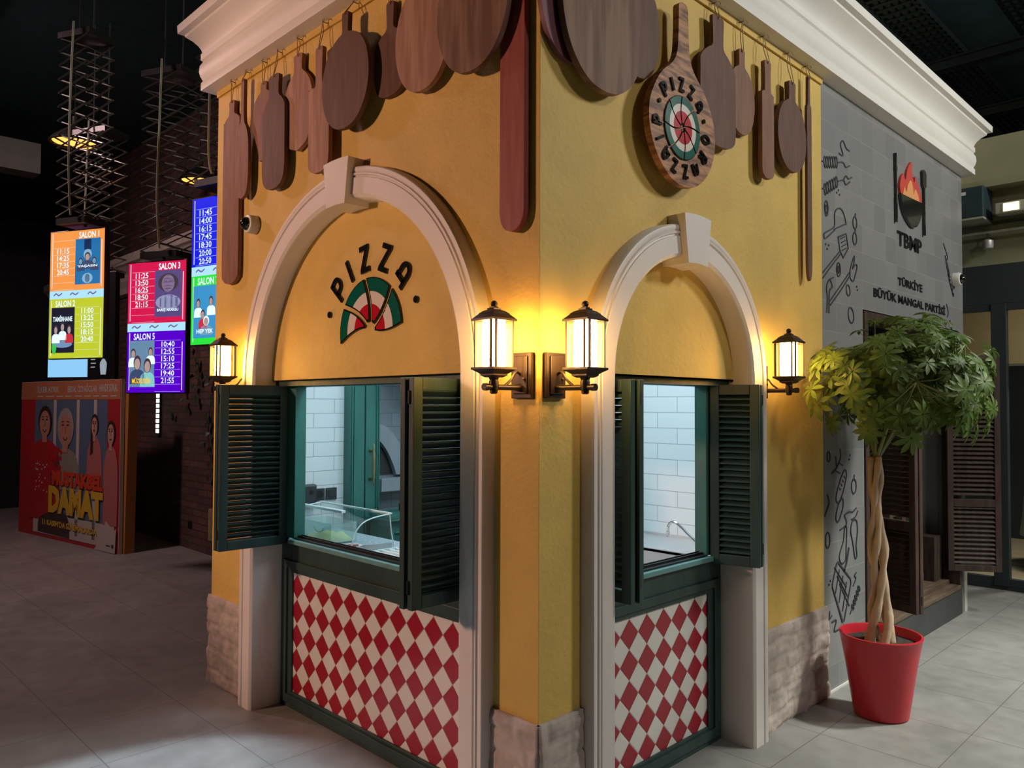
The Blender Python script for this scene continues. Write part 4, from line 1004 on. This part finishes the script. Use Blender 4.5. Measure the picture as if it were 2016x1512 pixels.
for i in range(5):
    for j in range(n): fs.append((i*n+j, i*n+(j+1) % n, (i+1)*n+(j+1) % n, (i+1)*n+j))
MB().add(vs, fs).obj('cloth', mat('grey_linen', (.40, .42, .40), .85), tb2, smooth='all')
MB().tube([(7.62, -.33, 0.007), (7.62, -.33, .74)], [.05, .03], 12).lathe([(.25, .007), (.25, .02), (.05, .05)], (7.62, -.33, 0), 24, axis='z').obj('pedestal', BLK, tb2)
ch = empty('dining_chair', (6.95, -.52, 0), 'dark chair drawn up to the cloth-covered table behind the glass doors', 'chair')
CB = mat('dark_chair', (.03, .032, .035), .6)
MB().box((6.72, -.72, .44), (7.12, -.32, .49)).obj('seat', CB, ch, bevel=.015)
MB().box((6.72, -.74, .49), (7.12, -.70, .92)).obj('backrest', CB, ch, bevel=.015)
for (x, y) in ((6.74, -.71), (7.10, -.71), (6.74, -.34), (7.10, -.34)): MB().tube([(x, y, .007), (x, y, .44)], .012, 8).obj('leg', CB, ch)
# ceiling plant above the doors
ac = empty('ceiling_unit', (5.95, .25, 3.33), 'dark boxy air unit hung high on the beige wall above the glass doors', 'air unit')
MB().box((5.80, .02, 3.36), (6.10, .50, 3.64)).obj('housing', mat('dark_teal_metal', (.02, .04, .05), .5), ac, bevel=.01)
MB().box((5.79, .02, 3.34), (6.10, .50, 3.358)).obj('bottom_flange', mat('pale_metal', (.35, .35, .28), .5), ac)
MB().box((5.795, .16, 3.57), (5.80, .28, 3.60)).obj('type_plate', PLW, ac)
tr = empty('track_rail', (6.0, -.5, 3.22), 'long pale lighting track crossing the wall above the glass doors', 'lighting track')
MB().box((5.99, -2.2, 3.235), (6.03, .9, 3.255)).obj('rail', mat('pale_metal', (.35, .35, .28), .5), tr)
MB().box((5.98, -2.2, 3.315), (6.04, -.0, 3.335)).obj('upper_rail', BLK, tr)
sl = empty('track_spotlight', (6.0, .02, 3.10), 'small steel spotlight hanging below the lighting track, over the glass doors', 'spotlight')
MB().tube([(6.01, .04, 3.17), (6.01, .04, 3.235)], .006, 8).obj('bracket', BLK, sl); MB().lathe([(.04, 3.10), (.045, 3.12), (.045, 3.17), (.02, 3.185), (.001, 3.185)], (6.01, .04, 0), 20, axis='z').obj('lamp_head', STE, sl, smooth=True)
dk = empty('air_duct', (5.9, -1, 3.36), 'pale suspended duct with a lit grille above the glass doors at the right edge', 'duct')
MB().box((5.86, -2.4, 3.37), (6.08, -.05, 3.47)).obj('duct_body', mat('cream_duct', (.38, .37, .28), .6), dk, bevel=.01)
MB().box((5.852, -.24, 3.385), (5.86, -.12, 3.455)).obj('lit_grille', mat('lit_grille', (.9, .85, .6), .5, var=0, emit=(1, .92, .65), estr=1.3), dk)
MB().box((5.9, .55, 3.64), (6.1, -3, 3.70)).obj('trim_8', BEI, kind='structure')
# ceiling services, top right
CBM = mat('dark_galvanised', (.012, .016, .017), .35, metal=.3, var=.3, vscale=25)
def cable_tray(y, x0, x1, z, label, wd=.16):
    t = empty('cable_tray', ((x0+x1)/2, y, z), label, 'cable tray', 'cable trays under the dark ceiling')
    m = MB().box((x0, y-wd, z), (x1, y-wd+.01, z+.06)).box((x0, y+wd-.01, z), (x1, y+wd, z+.06)); m.obj('side_rails', CBM, t)
    m = MB(); x = x0
    while x < x1: m.box((x, y-wd, z), (x+.045, y+wd, z+.006)); x += .11
    m.obj('rungs', CBM, t)
    m = MB()
    for k in range(4): m.tube([(x0, y-.10+.06*k, z+.022), (x1, y-.10+.06*k+.01, z+.022)], .012, 6)
    m.obj('cables', BLK, t)
cable_tray(.36, 3.2, 9.3, 4.95, 'wide cable tray at the top right of the photo, nearest the white cornice')
cable_tray(-.30, 3.2, 9.3, 5.05, 'second cable tray at the top right, nearer the photo edge', .10)
for x in (6.0, 7.6):
    b = empty('ceiling_beam', (x, -.4, 4.85), ('dark steel crossbeam carrying the cable trays, nearer one', 'dark steel crossbeam carrying the cable trays, farther one')[x > 7], 'beam')
    MB().box((x-.05, -3, 4.84), (x+.05, 3, 4.86)).box((x-.05, -3, 4.93), (x+.05, 3, 4.945)).box((x-.006, -3, 4.86), (x+.006, 3, 4.93)).obj('flanges', CBM, b)
    for y in (-1.5, -.65, .75):
        MB().tube([(x, y, 4.945), (x, y, 5.3)], .008, 6).obj('hanger_rod', CBM, b)

# ================================================================== LEFT BACKGROUND
BRK = brick_mat('dark_brick', (1, 2), (.0, .0), .24, .078, (.15, .070, .055), (.085, .045, .038), (.060, .048, .044), .009, .7, bump=.9, dirt=(1.6, .7, (.035, .027, .026)), bdist=.012, mvar=.012)
MB().box((1.66, 2.72, 0), (1.9, 14, 3.12)).obj('wall_brick', BRK, kind='structure')
prof2 = [(0, 3.10), (.07, 3.12), (.07, 3.20), (.10, 3.28), (.10, 3.36), (.16, 3.45), (.19, 3.47), (.19, 3.58), (-.2, 3.58), (-.2, 3.10)]
CO2 = mat('grey_cornice', (.38, .34, .30), .6)
m = MB(Matrix(((-1, 0, 0, 1.66), (0, 0, 1, 0), (0, 1, 0, 0), (0, 0, 0, 1)))); m.prism([(a, b) for a, b in prof2], 2.9, 14); m.obj('trim_9', CO2, kind='structure')
MB().box((1.9, 6.6, 3.5), (2.0, 14, 5.3)).obj('wall_upper_brick', BRK, kind='structure')
MB().box((-4, 9.2, 4.55), (.60, 9.5, 4.93)).obj('trim_10', mat('pale_band', (.16, .15, .14), .6), kind='structure')
MB().box((-6, 12.5, 0), (1.66, 12.6, 4.55)).obj('wall_dark_brick', brick_mat('black_brick', (0, 2), (0, 0), .24, .078, (.010, .009, .010), (.006, .006, .007), (.004, .004, .004), .008, .8, bump=.5), kind='structure')
sk2 = empty('wall_socket', (1.655, 7.03, .24), 'black wall socket low on the dark brick wall', 'socket')
MB().box((1.648, 6.98, .24), (1.66, 7.07, .32)).obj('face_plate', BLK, sk2, bevel=.003)
ls = empty('light_strip', (1.62, 7.95, 1.28), 'bright white vertical light strip on the dark brick wall under the middle screen', 'light strip')
MB().box((1.63, 7.92, 1.27), (1.66, 8.02, 1.85)).obj('backing', BLK, ls)
LW = mat('white_diodes', (1, 1, 1), .5, var=0, emit=(1, .97, .9), estr=2.5)
for k in range(9): MB().box((1.622, 7.93, 1.30+.062*k), (1.63, 8.01, 1.345+.062*k)).obj('diode_block', LW, ls)
yb = tag(MB().box((1.60, 6.32, .18), (1.655, 6.42, .52)).obj('floor_sign_board', mat('dull_yellow_board', (.30, .24, .10), .6), bevel=.004), 'small dull yellow board on the brick wall beside the kiosk edge', 'board')
iv = empty('ivy', (1.6, 6.6, .9), 'sparse dark ivy trailing down the brick wall behind the far left lantern', 'ivy')
m = MB(); st = MB(); r2 = random.Random(3)
for s_ in range(5):
    y = 6.1+.36*s_; z = 3.05; pts = []
    while z > (1.0 if s_ < 2 else 1.7):
        pts.append((1.635, y+.07*math.sin(z*5+s_), z)); z -= .12
        for q in range(2):
            c = Vector((1.615, y+.07*math.sin(z*5+s_)+r2.uniform(-.10, .10), z+r2.uniform(-.05, .05)))
            if r2.random() < .6: leaflet(m, c, Vector((-.25, r2.uniform(-1, 1), r2.uniform(-1, .2))).normalized(), Vector((-1, 0, .2)).normalized(), .085, .07)
    st.tube(pts, .004, 5)
m.obj('leaves', mat('ivy_green', (.02, .045, .018), .5), iv, smooth='all'); st.obj('stems', mat('ivy_stem', (.03, .025, .015), .7), iv)

# ---- standee
SM = Matrix(((.1484, 0, -.9889, .571), (-.9889, 0, -.1484, 9.781), (0, 1, 0, 0), (0, 0, 0, 1)))
sd = empty('film_standee', SM @ Vector((1.3, 0, 0)), 'large cardboard cinema standee with four people on the poster, leaning by the dark brick wall', 'standee')
def flat(name, c, rough=.5, e=0): return mat(name, c, rough, var=0, emit=c if e else None, estr=e)
POR, PRD, PSK, PWH, PYE, PTX = flat('print_orange', (.42, .15, .07)), flat('print_red', (.36, .018, .022)), flat('print_sky', (.09, .13, .20)), flat('print_white', (.46, .42, .38)), flat('print_yellow', (.60, .38, .03)), flat('print_dark', (.05, .03, .03))
SKN, SKN2, HR1, HR2, PKH, PPK = flat('print_skin', (.42, .20, .14)), flat('print_skin_pale', (.48, .26, .19)), flat('print_hair_dark', (.035, .02, .018)), flat('print_hair_grey', (.30, .27, .25)), flat('print_khaki', (.24, .22, .17)), flat('print_pink', (.40, .13, .12))
W_, H_ = 2.588, 1.93
MB(SM).prism([(0, .0), (2.30, 0), (W_, .0), (W_, H_), (.03, H_)], -.04, 0).obj('board', mat('card_edge', (.50, .45, .42), .7, var=.05), sd)
MB(SM).prism([(2.44, .0), (2.62, 0), (2.66, 1.86), (2.46, 1.90)], -.16, -.05).obj('side_wing', flat('print_orange_wing', (.40, .18, .05)), sd)
def sdp(name, outl, m_, w, th=.0022): MB(SM).prism(outl, w, w+th).obj(name, m_, sd)
sdp('poster_field', [(0.005, .005), (2.58, .005), (2.58, 1.925), (.035, 1.925)], PRD, .0)
sdp('top_band', [(.02, 1.705), (2.58, 1.705), (2.58, 1.925), (.035, 1.925)], POR, .0025)
sdp('windows', [(.42, .30), (2.30, .30), (2.30, 1.70), (.45, 1.70)], PSK, .0025)
m = MB(SM)
for x in (1.0, 1.60, 2.02): m.box((x-.035, .1, .005), (x+.035, 1.70, .007))
m.box((.45, .05, .005), (2.5, .30, .007)); m.obj('window_bars', PWH, sd)
def person_print(cx, z0, z1, hw, skin, hair, body, bw, long_hair=False, zb=.3, beard=False):
    hc = (z0+z1)/2; hh = (z1-z0)/2
    m = MB(SM); m.prism(catmull([(cx-bw, zb), (cx-bw*1.05, z0-.35), (cx-bw*.8, z0-.12), (cx-hw*.55, z0-.02), (cx+hw*.55, z0-.02), (cx+bw*.8, z0-.12), (cx+bw*1.05, z0-.35), (cx+bw, zb)], 4), .008, .011); m.obj('printed_figure', body, sd)
    f = MB(SM); f.prism(catmull([(cx+hw*1.12*math.cos(t), hc+hh*.10+hh*1.05*math.sin(t)) for t in [2*PI*i/12 for i in range(12)]], 3, True), .0085+.003, .0135)
    if long_hair: f.prism([(cx-hw*1.1, hc), (cx-hw*1.25, z0-.22), (cx-hw*.4, z0-.20), (cx-hw*.3, hc)], .0085+.003, .0135)
    f.obj('printed_hair', hair, sd)
    f = MB(SM); f.prism([(cx-hw*.38, z0-.06), (cx+hw*.38, z0-.06), (cx+hw*.4, z0+hh*.6), (cx-hw*.4, z0+hh*.6)], .0140, .0150)
    f.prism(catmull([(cx+hw*.86*math.cos(t), hc-hh*.08+hh*.90*math.sin(t)) for t in [2*PI*i/12 for i in range(12)]], 3, True), .0140, .0155); f.obj('printed_face', skin, sd)
    g = MB(SM)
    for s_ in (-1, 1): g.stroke([(cx+s_*hw*.50, hc+hh*.22), (cx+s_*hw*.18, hc+hh*.22)], .018, .0155, .0165); g.stroke([(cx+s_*hw*.56, hc+hh*.38), (cx+s_*hw*.15, hc+hh*.42)], .012, .0155, .0165)
    g.stroke([(cx, hc+hh*.15), (cx+hw*.10, hc-hh*.18), (cx-hw*.06, hc-hh*.20)], .008, .0155, .0165)
    g.stroke(arc(cx, hc-hh*.32, hw*.33, PI*1.15, PI*1.85, 6) if not long_hair else ellipse(cx, hc-hh*.48, hw*.14, hh*.10), .014, .0155, .0165)
    g.obj('printed_features', PTX, sd)
person_print(.745, 1.235, 1.60, .165, SKN, HR1, PRD, .40, zb=.22)
person_print(1.30, 1.13, 1.57, .185, SKN, HR2, PKH, .36, zb=.62)
person_print(2.02, 1.285, 1.52, .078, SKN2, HR1, PPK, .17, True, zb=.62)
person_print(2.40, 1.19, 1.45, .082, SKN2, HR1, PPK, .155, False, zb=.30)
m = MB(SM); r3 = random.Random(5)
for k in range(26): m.prism([(p[0], p[1]) for p in ellipse(1.02+r3.uniform(-.16, .18), .95+r3.uniform(-.16, .16), .035, .030, 0, 8)], .0115+.0001*k, .0125+.0001*k)
m.obj('printed_roses', flat('print_rose', (.42, .01, .02)), sd)
m = MB(SM)
for k in range(22): m.prism([(p[0], p[1]) for p in ellipse(.62+r3.uniform(-.12, .22), .72+r3.uniform(-.16, .2), .014, .012, 0, 6)], .0115, .013)
m.obj('printed_white_flowers', PWH, sd)
m = MB(SM); put_text(m, 'İLKER AYRIK', .49, 1.10, 1.79, 1.89, .006, .03); put_text(m, 'ERDAL ÖZYAĞCILAR', 1.32, 2.05, 1.79, 1.89, .006, .03); put_text(m, 'HANDE SORAL', 2.10, 2.52, 1.79, 1.88, .006, .03)
for (a, b) in ((.50, .66), (.74, .96), (1.02, 1.2), (1.26, 1.42), (1.5, 1.68), (1.74, 1.9), (1.96, 2.1), (2.16, 2.3), (2.36, 2.5)): m.box((a, 1.735, .005), (b, 1.750, .007))
m.obj('lettering', PWH, sd)
m = MB(SM); put_text(m, 'MUSTAKBEL', .985, 2.25, .665, .845, .018, .06, .004); m.obj('title_lettering', flat('print_title_red', (.55, .05, .02)), sd)
m = MB(SM); put_text(m, 'DAMAT', .905, 2.26, .33, .655, .018, .06, .006); m.obj('title_lettering', PYE, sd)
m = MB(SM); put_text(m, "11 KASIM'DA SİNEMALARDA", .742, 2.12, .165, .255, .018, .03, .002); m.obj('lettering', PYE, sd)
m = MB(SM); m.prism(catmull([(.60, .07), (.62, .22), (.80, .30), (1.05, .33), (1.30, .34), (1.42, .24), (1.44, .06)], 4), .0115, .013); m.obj('printed_car', PTX, sd)
sdp('page_curl', [(2.08, .006), (2.55, .006), (2.57, .28), (2.52, .25), (2.33, .345), (2.28, .22)], PWH, .020)
m = MB(SM); m.box((2.35, .07, .0225), (2.44, .085, .023)).box((2.47, .06, .0225), (2.52, .10, .023)); m.obj('small_mark', PTX, sd)

# ---- screens
def em(name, c, k=1): return mat('screen_'+name, (0, 0, 0), .4, var=0, emit=c, estr=k, spec=.2)
EW = em('text_white', (.78, .93, 1.0), 1.1)
def screen_matrix(c, yaw, tilt=0):
    n = Vector((math.sin(yaw)*math.cos(tilt), -math.cos(yaw)*math.cos(tilt), -math.sin(tilt))); rt = Vector((math.cos(yaw), math.sin(yaw), 0)); up = n.cross(rt)
    m = Matrix((rt, up, n)).transposed().to_4x4(); m.translation = Vector(c); return m
def schedule(M, root, b0, b1, bg, dark, head, head_side, times, tside, poster, white=EW):
    """one half of a screen: b0..b1 vertical range"""
    hw = .292; H = b1-b0; z = .0215
    m = MB(M); m.box((-hw, b0, .0205), (hw, b1, z)); f = m.obj('schedule_field', bg, root)
    px0, px1 = (-.015, .252) if tside == 'l' else (-.265, -.012)
    pt, pb = (b1-.072, b0+.045)
    m = MB(M); a, b = ((.02, .235) if head_side == 'r' else (-.225, -.01)); put_text(m, head, a, b, b1-.066, b1-.014, z+.001, .02)
    tx0, tx1 = (-.215, -.085) if tside == 'l' else (.060, .190)
    n = 7; st_ = (H-.085)/n; y = b1-.082
    for i in range(n+1): m.box(((-.25 if tside == 'l' else -.005), y-st_*i-.001+.006, z), ((-.02 if tside == 'l' else .25), y-st_*i+.006, z+.001))
    off = times[0]
    for i, tm in enumerate(times[1:]):
        yy = y-st_*(i+off+1)+.013; put_text(m, tm, tx0, tx1, yy, yy+st_*.76, z+.001, .012)
    m.obj('lettering', white, f)
    m = MB(M); m.box((-.27, b0+.02, z), (-.264, b1-.01, z+.001)).box((.262, b0+.02, z), (.268, b1-.09, z+.001)); m.obj('glow_lines', em('glow_white', (.95, .85, .95), 1), f)
    pbk, figs = poster
    pm = MB(M).box((px0, pb, z+.0005), (px1, pt, z+.002)).obj('film_poster', pbk, f)
    cw = (px0+px1)/2; ch_ = (pt+pb)/2
    for (kind, x, y2, w2, h2, mt) in figs:
        x *= 1.22; w2 *= 1.25; y2 *= 1.15; h2 *= 1.2
        g = MB(M)
        if kind == 'e': g.prism(ellipse(cw+x, ch_+y2, w2, h2), z+.0022, z+.003)
        elif kind == 'b': g.box((cw+x-w2, ch_+y2-h2, z+.0022), (cw+x+w2, ch_+y2+h2, z+.003))
        elif kind == 'f':      # head and shoulders, as printed on the poster
            g.prism(catmull([(cw+x-w2, ch_+y2-h2*1.6), (cw+x-w2*.9, ch_+y2-h2*.75), (cw+x-w2*.3, ch_+y2-h2*.45), (cw+x+w2*.3, ch_+y2-h2*.45), (cw+x+w2*.9, ch_+y2-h2*.75), (cw+x+w2, ch_+y2-h2*1.6)], 3), z+.0022, z+.0032); g.obj('poster_figure', mt[0], pm)
            g = MB(M); g.prism(ellipse(cw+x, ch_+y2+h2*.08, w2*.50, h2*.58), z+.0034, z+.0038); g.obj('poster_figure', mt[2], pm)
            g = MB(M); g.prism(ellipse(cw+x, ch_+y2-h2*.02, w2*.38, h2*.44), z+.0040, z+.0044); mt = mt[1]
        elif kind == 't': put_text(g, mt[1], cw+x-w2, cw+x+w2, ch_+y2-h2, ch_+y2+h2, z+.0046, .03); mt = mt[0]
        g.obj('poster_figure', mt, pm)
def screen(c, yaw, label, halves, band=None, W=.60, H=1.06):
    M = screen_matrix(c, yaw); root = empty('cinema_screen', Vector(c)-Vector((0, 0, H/2)), label, 'screen')
    MB(M).box((-W/2, -H/2, -.03), (W/2, H/2, .02)).obj('housing', mat('black_plastic', (.01, .01, .011), .35, var=0), root, bevel=.004)
    MB(M).box((-.12, -.2, -.07), (.12, .2, -.03)).tube([(0, .1, -.05), (0, H/2+.02, -.05)], .012, 8).obj('bracket', BLK, root)
    for h in halves: schedule(M, root, *h)
    if band:
        f = MB(M).box((-.292, band[0], .0205), (.292, band[1], .0215)).obj('middle_band', em('band', (.45, .80, 1.0), 1), root)
        g = MB(M); cy = (band[0]+band[1])/2
        for x in (-.20, -.02, .17): g.stroke(catmull([(x-.045, cy-.005), (x-.02, cy+.012), (x+.01, cy-.004), (x+.045, cy+.014)], 3), .010, .0217, .0224)
        g.obj('band_marks', em('marks', (.15, .12, .30), 1), f)
    return root
sk_, hd_ = em('face', (.45, .32, .30), 1), em('hair', (.06, .04, .05), 1)
fb1, fb2 = em('coat_dark', (.05, .07, .16), 1), em('coat_blue', (.16, .35, .50), 1)
# middle band between the halves: about y = 0
S1 = (-.088, 5.094, 2.547)
screen(S1, -1.126, 'hanging screen listing SALON 1 in orange above SALON 2 in yellow-green', [
    (.033, .522, em('orange', (.95, .33, .07), 1), None, 'SALON 1', 'r', (1, '11:15', '14:25', '17:35', '20:45'), 'l',
     (em('poster_blue', (.02, .17, .42), 1), [('b', 0, .12, .03, .035, em('navy', (.01, .03, .10), 1)), ('e', 0, .05, .035, .035, em('pale_blue', (.25, .45, .65), 1)), ('f', 0, .03, .05, .05, (fb1, sk_, hd_)), ('f', -.06, .0, .035, .04, (fb1, fb2, hd_)), ('f', .06, .0, .035, .04, (fb1, fb2, hd_)), ('t', 0, -.035, .085, .010, (EW, 'YAŞASIN')), ('e', 0, -.12, .045, .035, em('pale_blue', (.25, .45, .65), 1)), ('e', 0, -.12, .02, .03, em('navy', (.01, .03, .10), 1))])),
    (-.522, -.033, em('lime', (.55, .62, .03), 1), None, 'SALON 2', 'l', (0, '11:00', '13:25', '15:50', '18:15', '20:40'), 'r',
     (em('poster_black', (.012, .014, .03), 1), [('t', 0, .085, .085, .022, (EW, 'TAMİRHANE')), ('f', -.06, .0, .035, .055, (EW, sk_, hd_)), ('f', 0, .02, .035, .055, (EW, sk_, hd_)), ('f', .06, .0, .035, .055, (em('red_coat', (.6, .03, .05), 1), sk_, hd_)), ('e', .0, -.10, .085, .025, em('car_blue', (.18, .30, .50), 1)), ('e', -.075, -.12, .02, .05, em('green_glow', (.05, .55, .08), 1))]))], (-.033, .033))
S2 = (.321, 4.48, 2.266)
screen(S2, -1.127, 'hanging screen listing SALON 3 in crimson above SALON 5 in purple', [
    (.033, .522, em('crimson', (.70, .01, .08), 1), None, 'SALON 3', 'r', (0, '11:25', '13:50', '16:25', '18:50', '21:15'), 'l',
     (em('poster_violet', (.10, .07, .22), 1), [('e', 0, .075, .080, .062, em('hair', (.06, .04, .05), 1)), ('e', 0, .070, .052, .058, em('face_violet', (.30, .20, .38), 1)), ('b', -.022, .085, .013, .004, hd_), ('b', .022, .085, .013, .004, hd_), ('b', 0, .035, .018, .004, hd_), ('e', 0, -.06, .10, .05, em('city_light', (.30, .30, .50), 1)), ('b', -.06, -.06, .006, .03, fb1), ('b', -.02, -.05, .008, .05, fb1), ('b', .03, -.055, .008, .04, fb1), ('b', .07, -.06, .01, .03, fb1), ('t', 0, -.115, .085, .012, (EW, 'BARIŞ AKARSU'))])),
    (-.522, -.033, em('purple', (.10, .0, .62), 1), None, 'SALON 5', 'l', (0, '10:40', '12:55', '15:10', '17:25', '19:40', '21:55'), 'r',
     (em('poster_teal', (.14, .26, .40), 1), [('f', -.07, .07, .04, .055, (EW, sk_, hd_)), ('f', .075, .08, .035, .05, (EW, sk_, hd_)), ('f', -.035, -.0, .062, .085, (fb1, sk_, hd_)), ('f', .05, -.02, .060, .085, (em('blouse', (.25, .60, .62), 1), sk_, hd_)), ('t', 0, -.115, .075, .022, (em('title_yellow', (.95, .62, .04), 1), 'MÜZELERİM'))]))], (-.033, .033))
S3 = (.341, 3.376, 2.598)
screen(S3, -1.299, 'blue and green SALON 7 screen half hidden behind the yellow kiosk edge', [
    (.033, .522, em('royal_blue', (.0, .01, .80), 1), None, 'SALON 6', 'r', (0, '11:45', '14:00', '16:15', '17:45', '18:30', '20:00', '20:50'), 'l',
     (em('poster_blue', (.02, .17, .42), 1), [('e', 0, 0, .06, .08, fb2)])),
    (-.522, -.033, em('bright_green', (.02, .80, .05), 1), None, 'SALON 7', 'l', (0, '11:00', '13:30'), 'r',
     (em('poster_cyan', (.04, .30, .62), 1), [('f', -.06, .05, .035, .05, (EW, sk_, hd_)), ('f', .05, .06, .035, .05, (EW, sk_, hd_)), ('f', -.02, -.02, .035, .05, (em('red_coat', (.6, .03, .05), 1), sk_, hd_)), ('f', .01, -.06, .05, .05, (fb2, sk_, EW)), ('t', 0, -.12, .07, .012, (EW, 'HEP YEK'))]))], (-.033, .033))
M4 = screen_matrix((.20, 6.0, 2.36), -1.126); s4 = empty('cinema_screen', (.20, 6.0, 1.9), 'pale blue and black screen mostly hidden behind the orange SALON 1 screen', 'screen')
MB(M4).box((-.40, -.48, -.03), (.42, .50, .02)).obj('housing', mat('black_plastic', (.01, .01, .011), .35, var=0), s4, bevel=.004)
MB(M4).box((-.39, -.46, .0205), (.10, .30, .0215)).obj('pale_blue_field', em('pale_cyan', (.28, .62, .95), 1), s4); MB(M4).box((-.39, .30, .0205), (.10, .49, .0215)).obj('pink_field', em('magenta', (.8, .05, .28), 1), s4)
m = MB(M4); m.prism(catmull([(.26, -.44), (.25, -.34), (.275, -.30), (.28, -.26), (.30, -.26), (.305, -.30), (.33, -.34), (.32, -.44)], 4), .0205, .0215)
for k in range(4): m.box((.14, -.27-.035*k, .0205), (.20-.01*(k % 2), -.262-.035*k, .0215))
m.obj('bottle_graphic', em('bottle', (.30, .36, .40), 1), s4)

# ---- hanging scissor lifts above the screens
RIG = mat('galvanised_rig', (.20, .20, .18), .3, metal=.7, var=.2)
def pantograph(c, yaw, z0, z1, n, wd, dp, label, top=5.3):
    M = Matrix.Translation(Vector((c[0], c[1], 0))) @ Matrix.Rotation(yaw, 4, 'Z')
    root = empty('pantograph_hanger', (c[0], c[1], z0), label, 'pantograph hanger'); h = (z1-z0)/n
    def P_(x, y, z): return tuple(M @ Vector((x, y, z)))
    for i in range(n):
        a, b = z0+h*i, z0+h*(i+1); m = MB()
        for y in (-dp/2, dp/2):
            m.tube([P_(-wd/2, y, a), P_(wd/2, y, b)], .0065, 5).tube([P_(wd/2, y+.012, a), P_(-wd/2, y+.012, b)], .0065, 5)
        for x in (-wd/2, wd/2): m.tube([P_(x, -dp/2, a), P_(x, dp/2, a)], .005, 5)
        m.obj('scissor_link', RIG, root)
    m = MB()
    for x in (-wd/2*.5, wd/2*.5): m.tube([P_(x, 0, z1), P_(x, 0, top)], .006, 6)
    m.obj('suspension_rod', RIG, root)
    MB().tube(catmull([P_(wd*.1, -dp*.6, z1+.1), P_(wd*.14, -dp*.7, (z0+z1)/2+.3), P_(wd*.04, -dp*.62, (z0+z1)/2-.3), P_(wd*.12, -dp*.6, z0)], 8), .008, 6).obj('power_cable', mat('pale_cable', (.42, .40, .30), .6, var=0), root)
    MB(M).box((-wd/2-.02, -dp/2, z1), (wd/2+.02, dp/2, z1+.05)).obj('top_carriage', BLK, root); MB(M).box((-wd/2, -dp/2, z0-.06), (wd/2, dp/2, z0-.01)).obj('bottom_carriage', BLK, root)
pantograph((-.06, 5.10), -1.12, 3.17, 4.65, 13, .30, .26, 'tall dark scissor-type hanger directly above the orange SALON 1 screen')
pantograph((.42, 4.50), -1.12, 2.88, 4.30, 13, .36, .28, 'tall dark scissor-type hanger directly above the crimson SALON 3 screen')
pantograph((.37, 3.40), -1.29, 3.24, 4.2, 10, .34, .26, 'dark scissor-type hanger above the blue screen beside the kiosk edge')
pantograph((.36, 6.10), -1.12, 2.92, 4.2, 11, .36, .28, 'farthest dark scissor-type hanger, behind the orange SALON 1 screen')

# ---- caged pendants
AMB = mat('amber_bulb_glow', (1, .5, .15), .5, var=0, emit=(1, .40, .07), estr=2.2)
def pendant(c, r_, label):
    root = empty('cage_pendant', (c[0], c[1], c[2]-.05), label, 'pendant lamp', 'amber cage pendants')
    MB().lathe([(r_, .0), (r_*1.02, .015), (r_*.9, .05), (r_*.55, .12), (r_*.2, .17), (.03, .20), (.03, .28), (.001, .28)], c, 28, axis='z', caps=False).obj('shade', mat('black_shade', (.012, .011, .010), .5, var=0), root, smooth=True)
    MB().lathe([(.001, .022), (r_*.90, .014), (r_*.90, .03), (r_*.52, .11)], c, 28, axis='z', caps=False).obj('glowing_liner', AMB, root, smooth=True)
    m = MB(); m.tube([(c[0]+r_*math.cos(a), c[1]+r_*math.sin(a), c[2]) for a in [2*PI*i/28 for i in range(29)]], .010, 6)
    for k in range(3): a = k*PI/3+.4; m.tube([(c[0]-r_*math.cos(a), c[1]-r_*math.sin(a), c[2]-.005), (c[0], c[1], c[2]-.05), (c[0]+r_*math.cos(a), c[1]+r_*math.sin(a), c[2]-.005)], .009, 6)
    m.obj('wire_cage', BLK, root)
    MB().tube([(c[0], c[1], c[2]+.28), (c[0], c[1], 5.3)], .006, 6).obj('cord', BLK, root)
pendant((.382, 7.0, 4.36), .23, 'amber caged pendant lamp high on the far left, before the pale band')
pendant((1.70, 7.0, 4.23), .22, 'amber caged pendant lamp partly behind the blue screen and kiosk edge')
# ceiling pipes, top left
PIP = mat('dull_teal_pipe', (.008, .016, .018), .5, var=.2)
for (a, b, r_, lb) in (((-1.9, 1, 5.1), (-1.9, 14, 5.1), .05, 'dark ceiling pipe running diagonally at the top left, thicker one'), ((-.9, 1, 5.18), (-.9, 14, 5.18), .03, 'thin dark ceiling pipe running diagonally at the top left')):
    rt_ = empty('ceiling_pipe', ((a[0]+b[0])/2, (a[1]+b[1])/2, a[2]), lb, 'pipe'); MB().tube([a, b], r_, 10).obj('pipe', PIP, rt_, smooth=True)
    for t in (.2, .5, .8): q = Vector(a).lerp(Vector(b), t); MB().tube([tuple(q), (q.x, q.y, 5.3)], .008, 6).obj('pipe_clip', BLK, rt_)
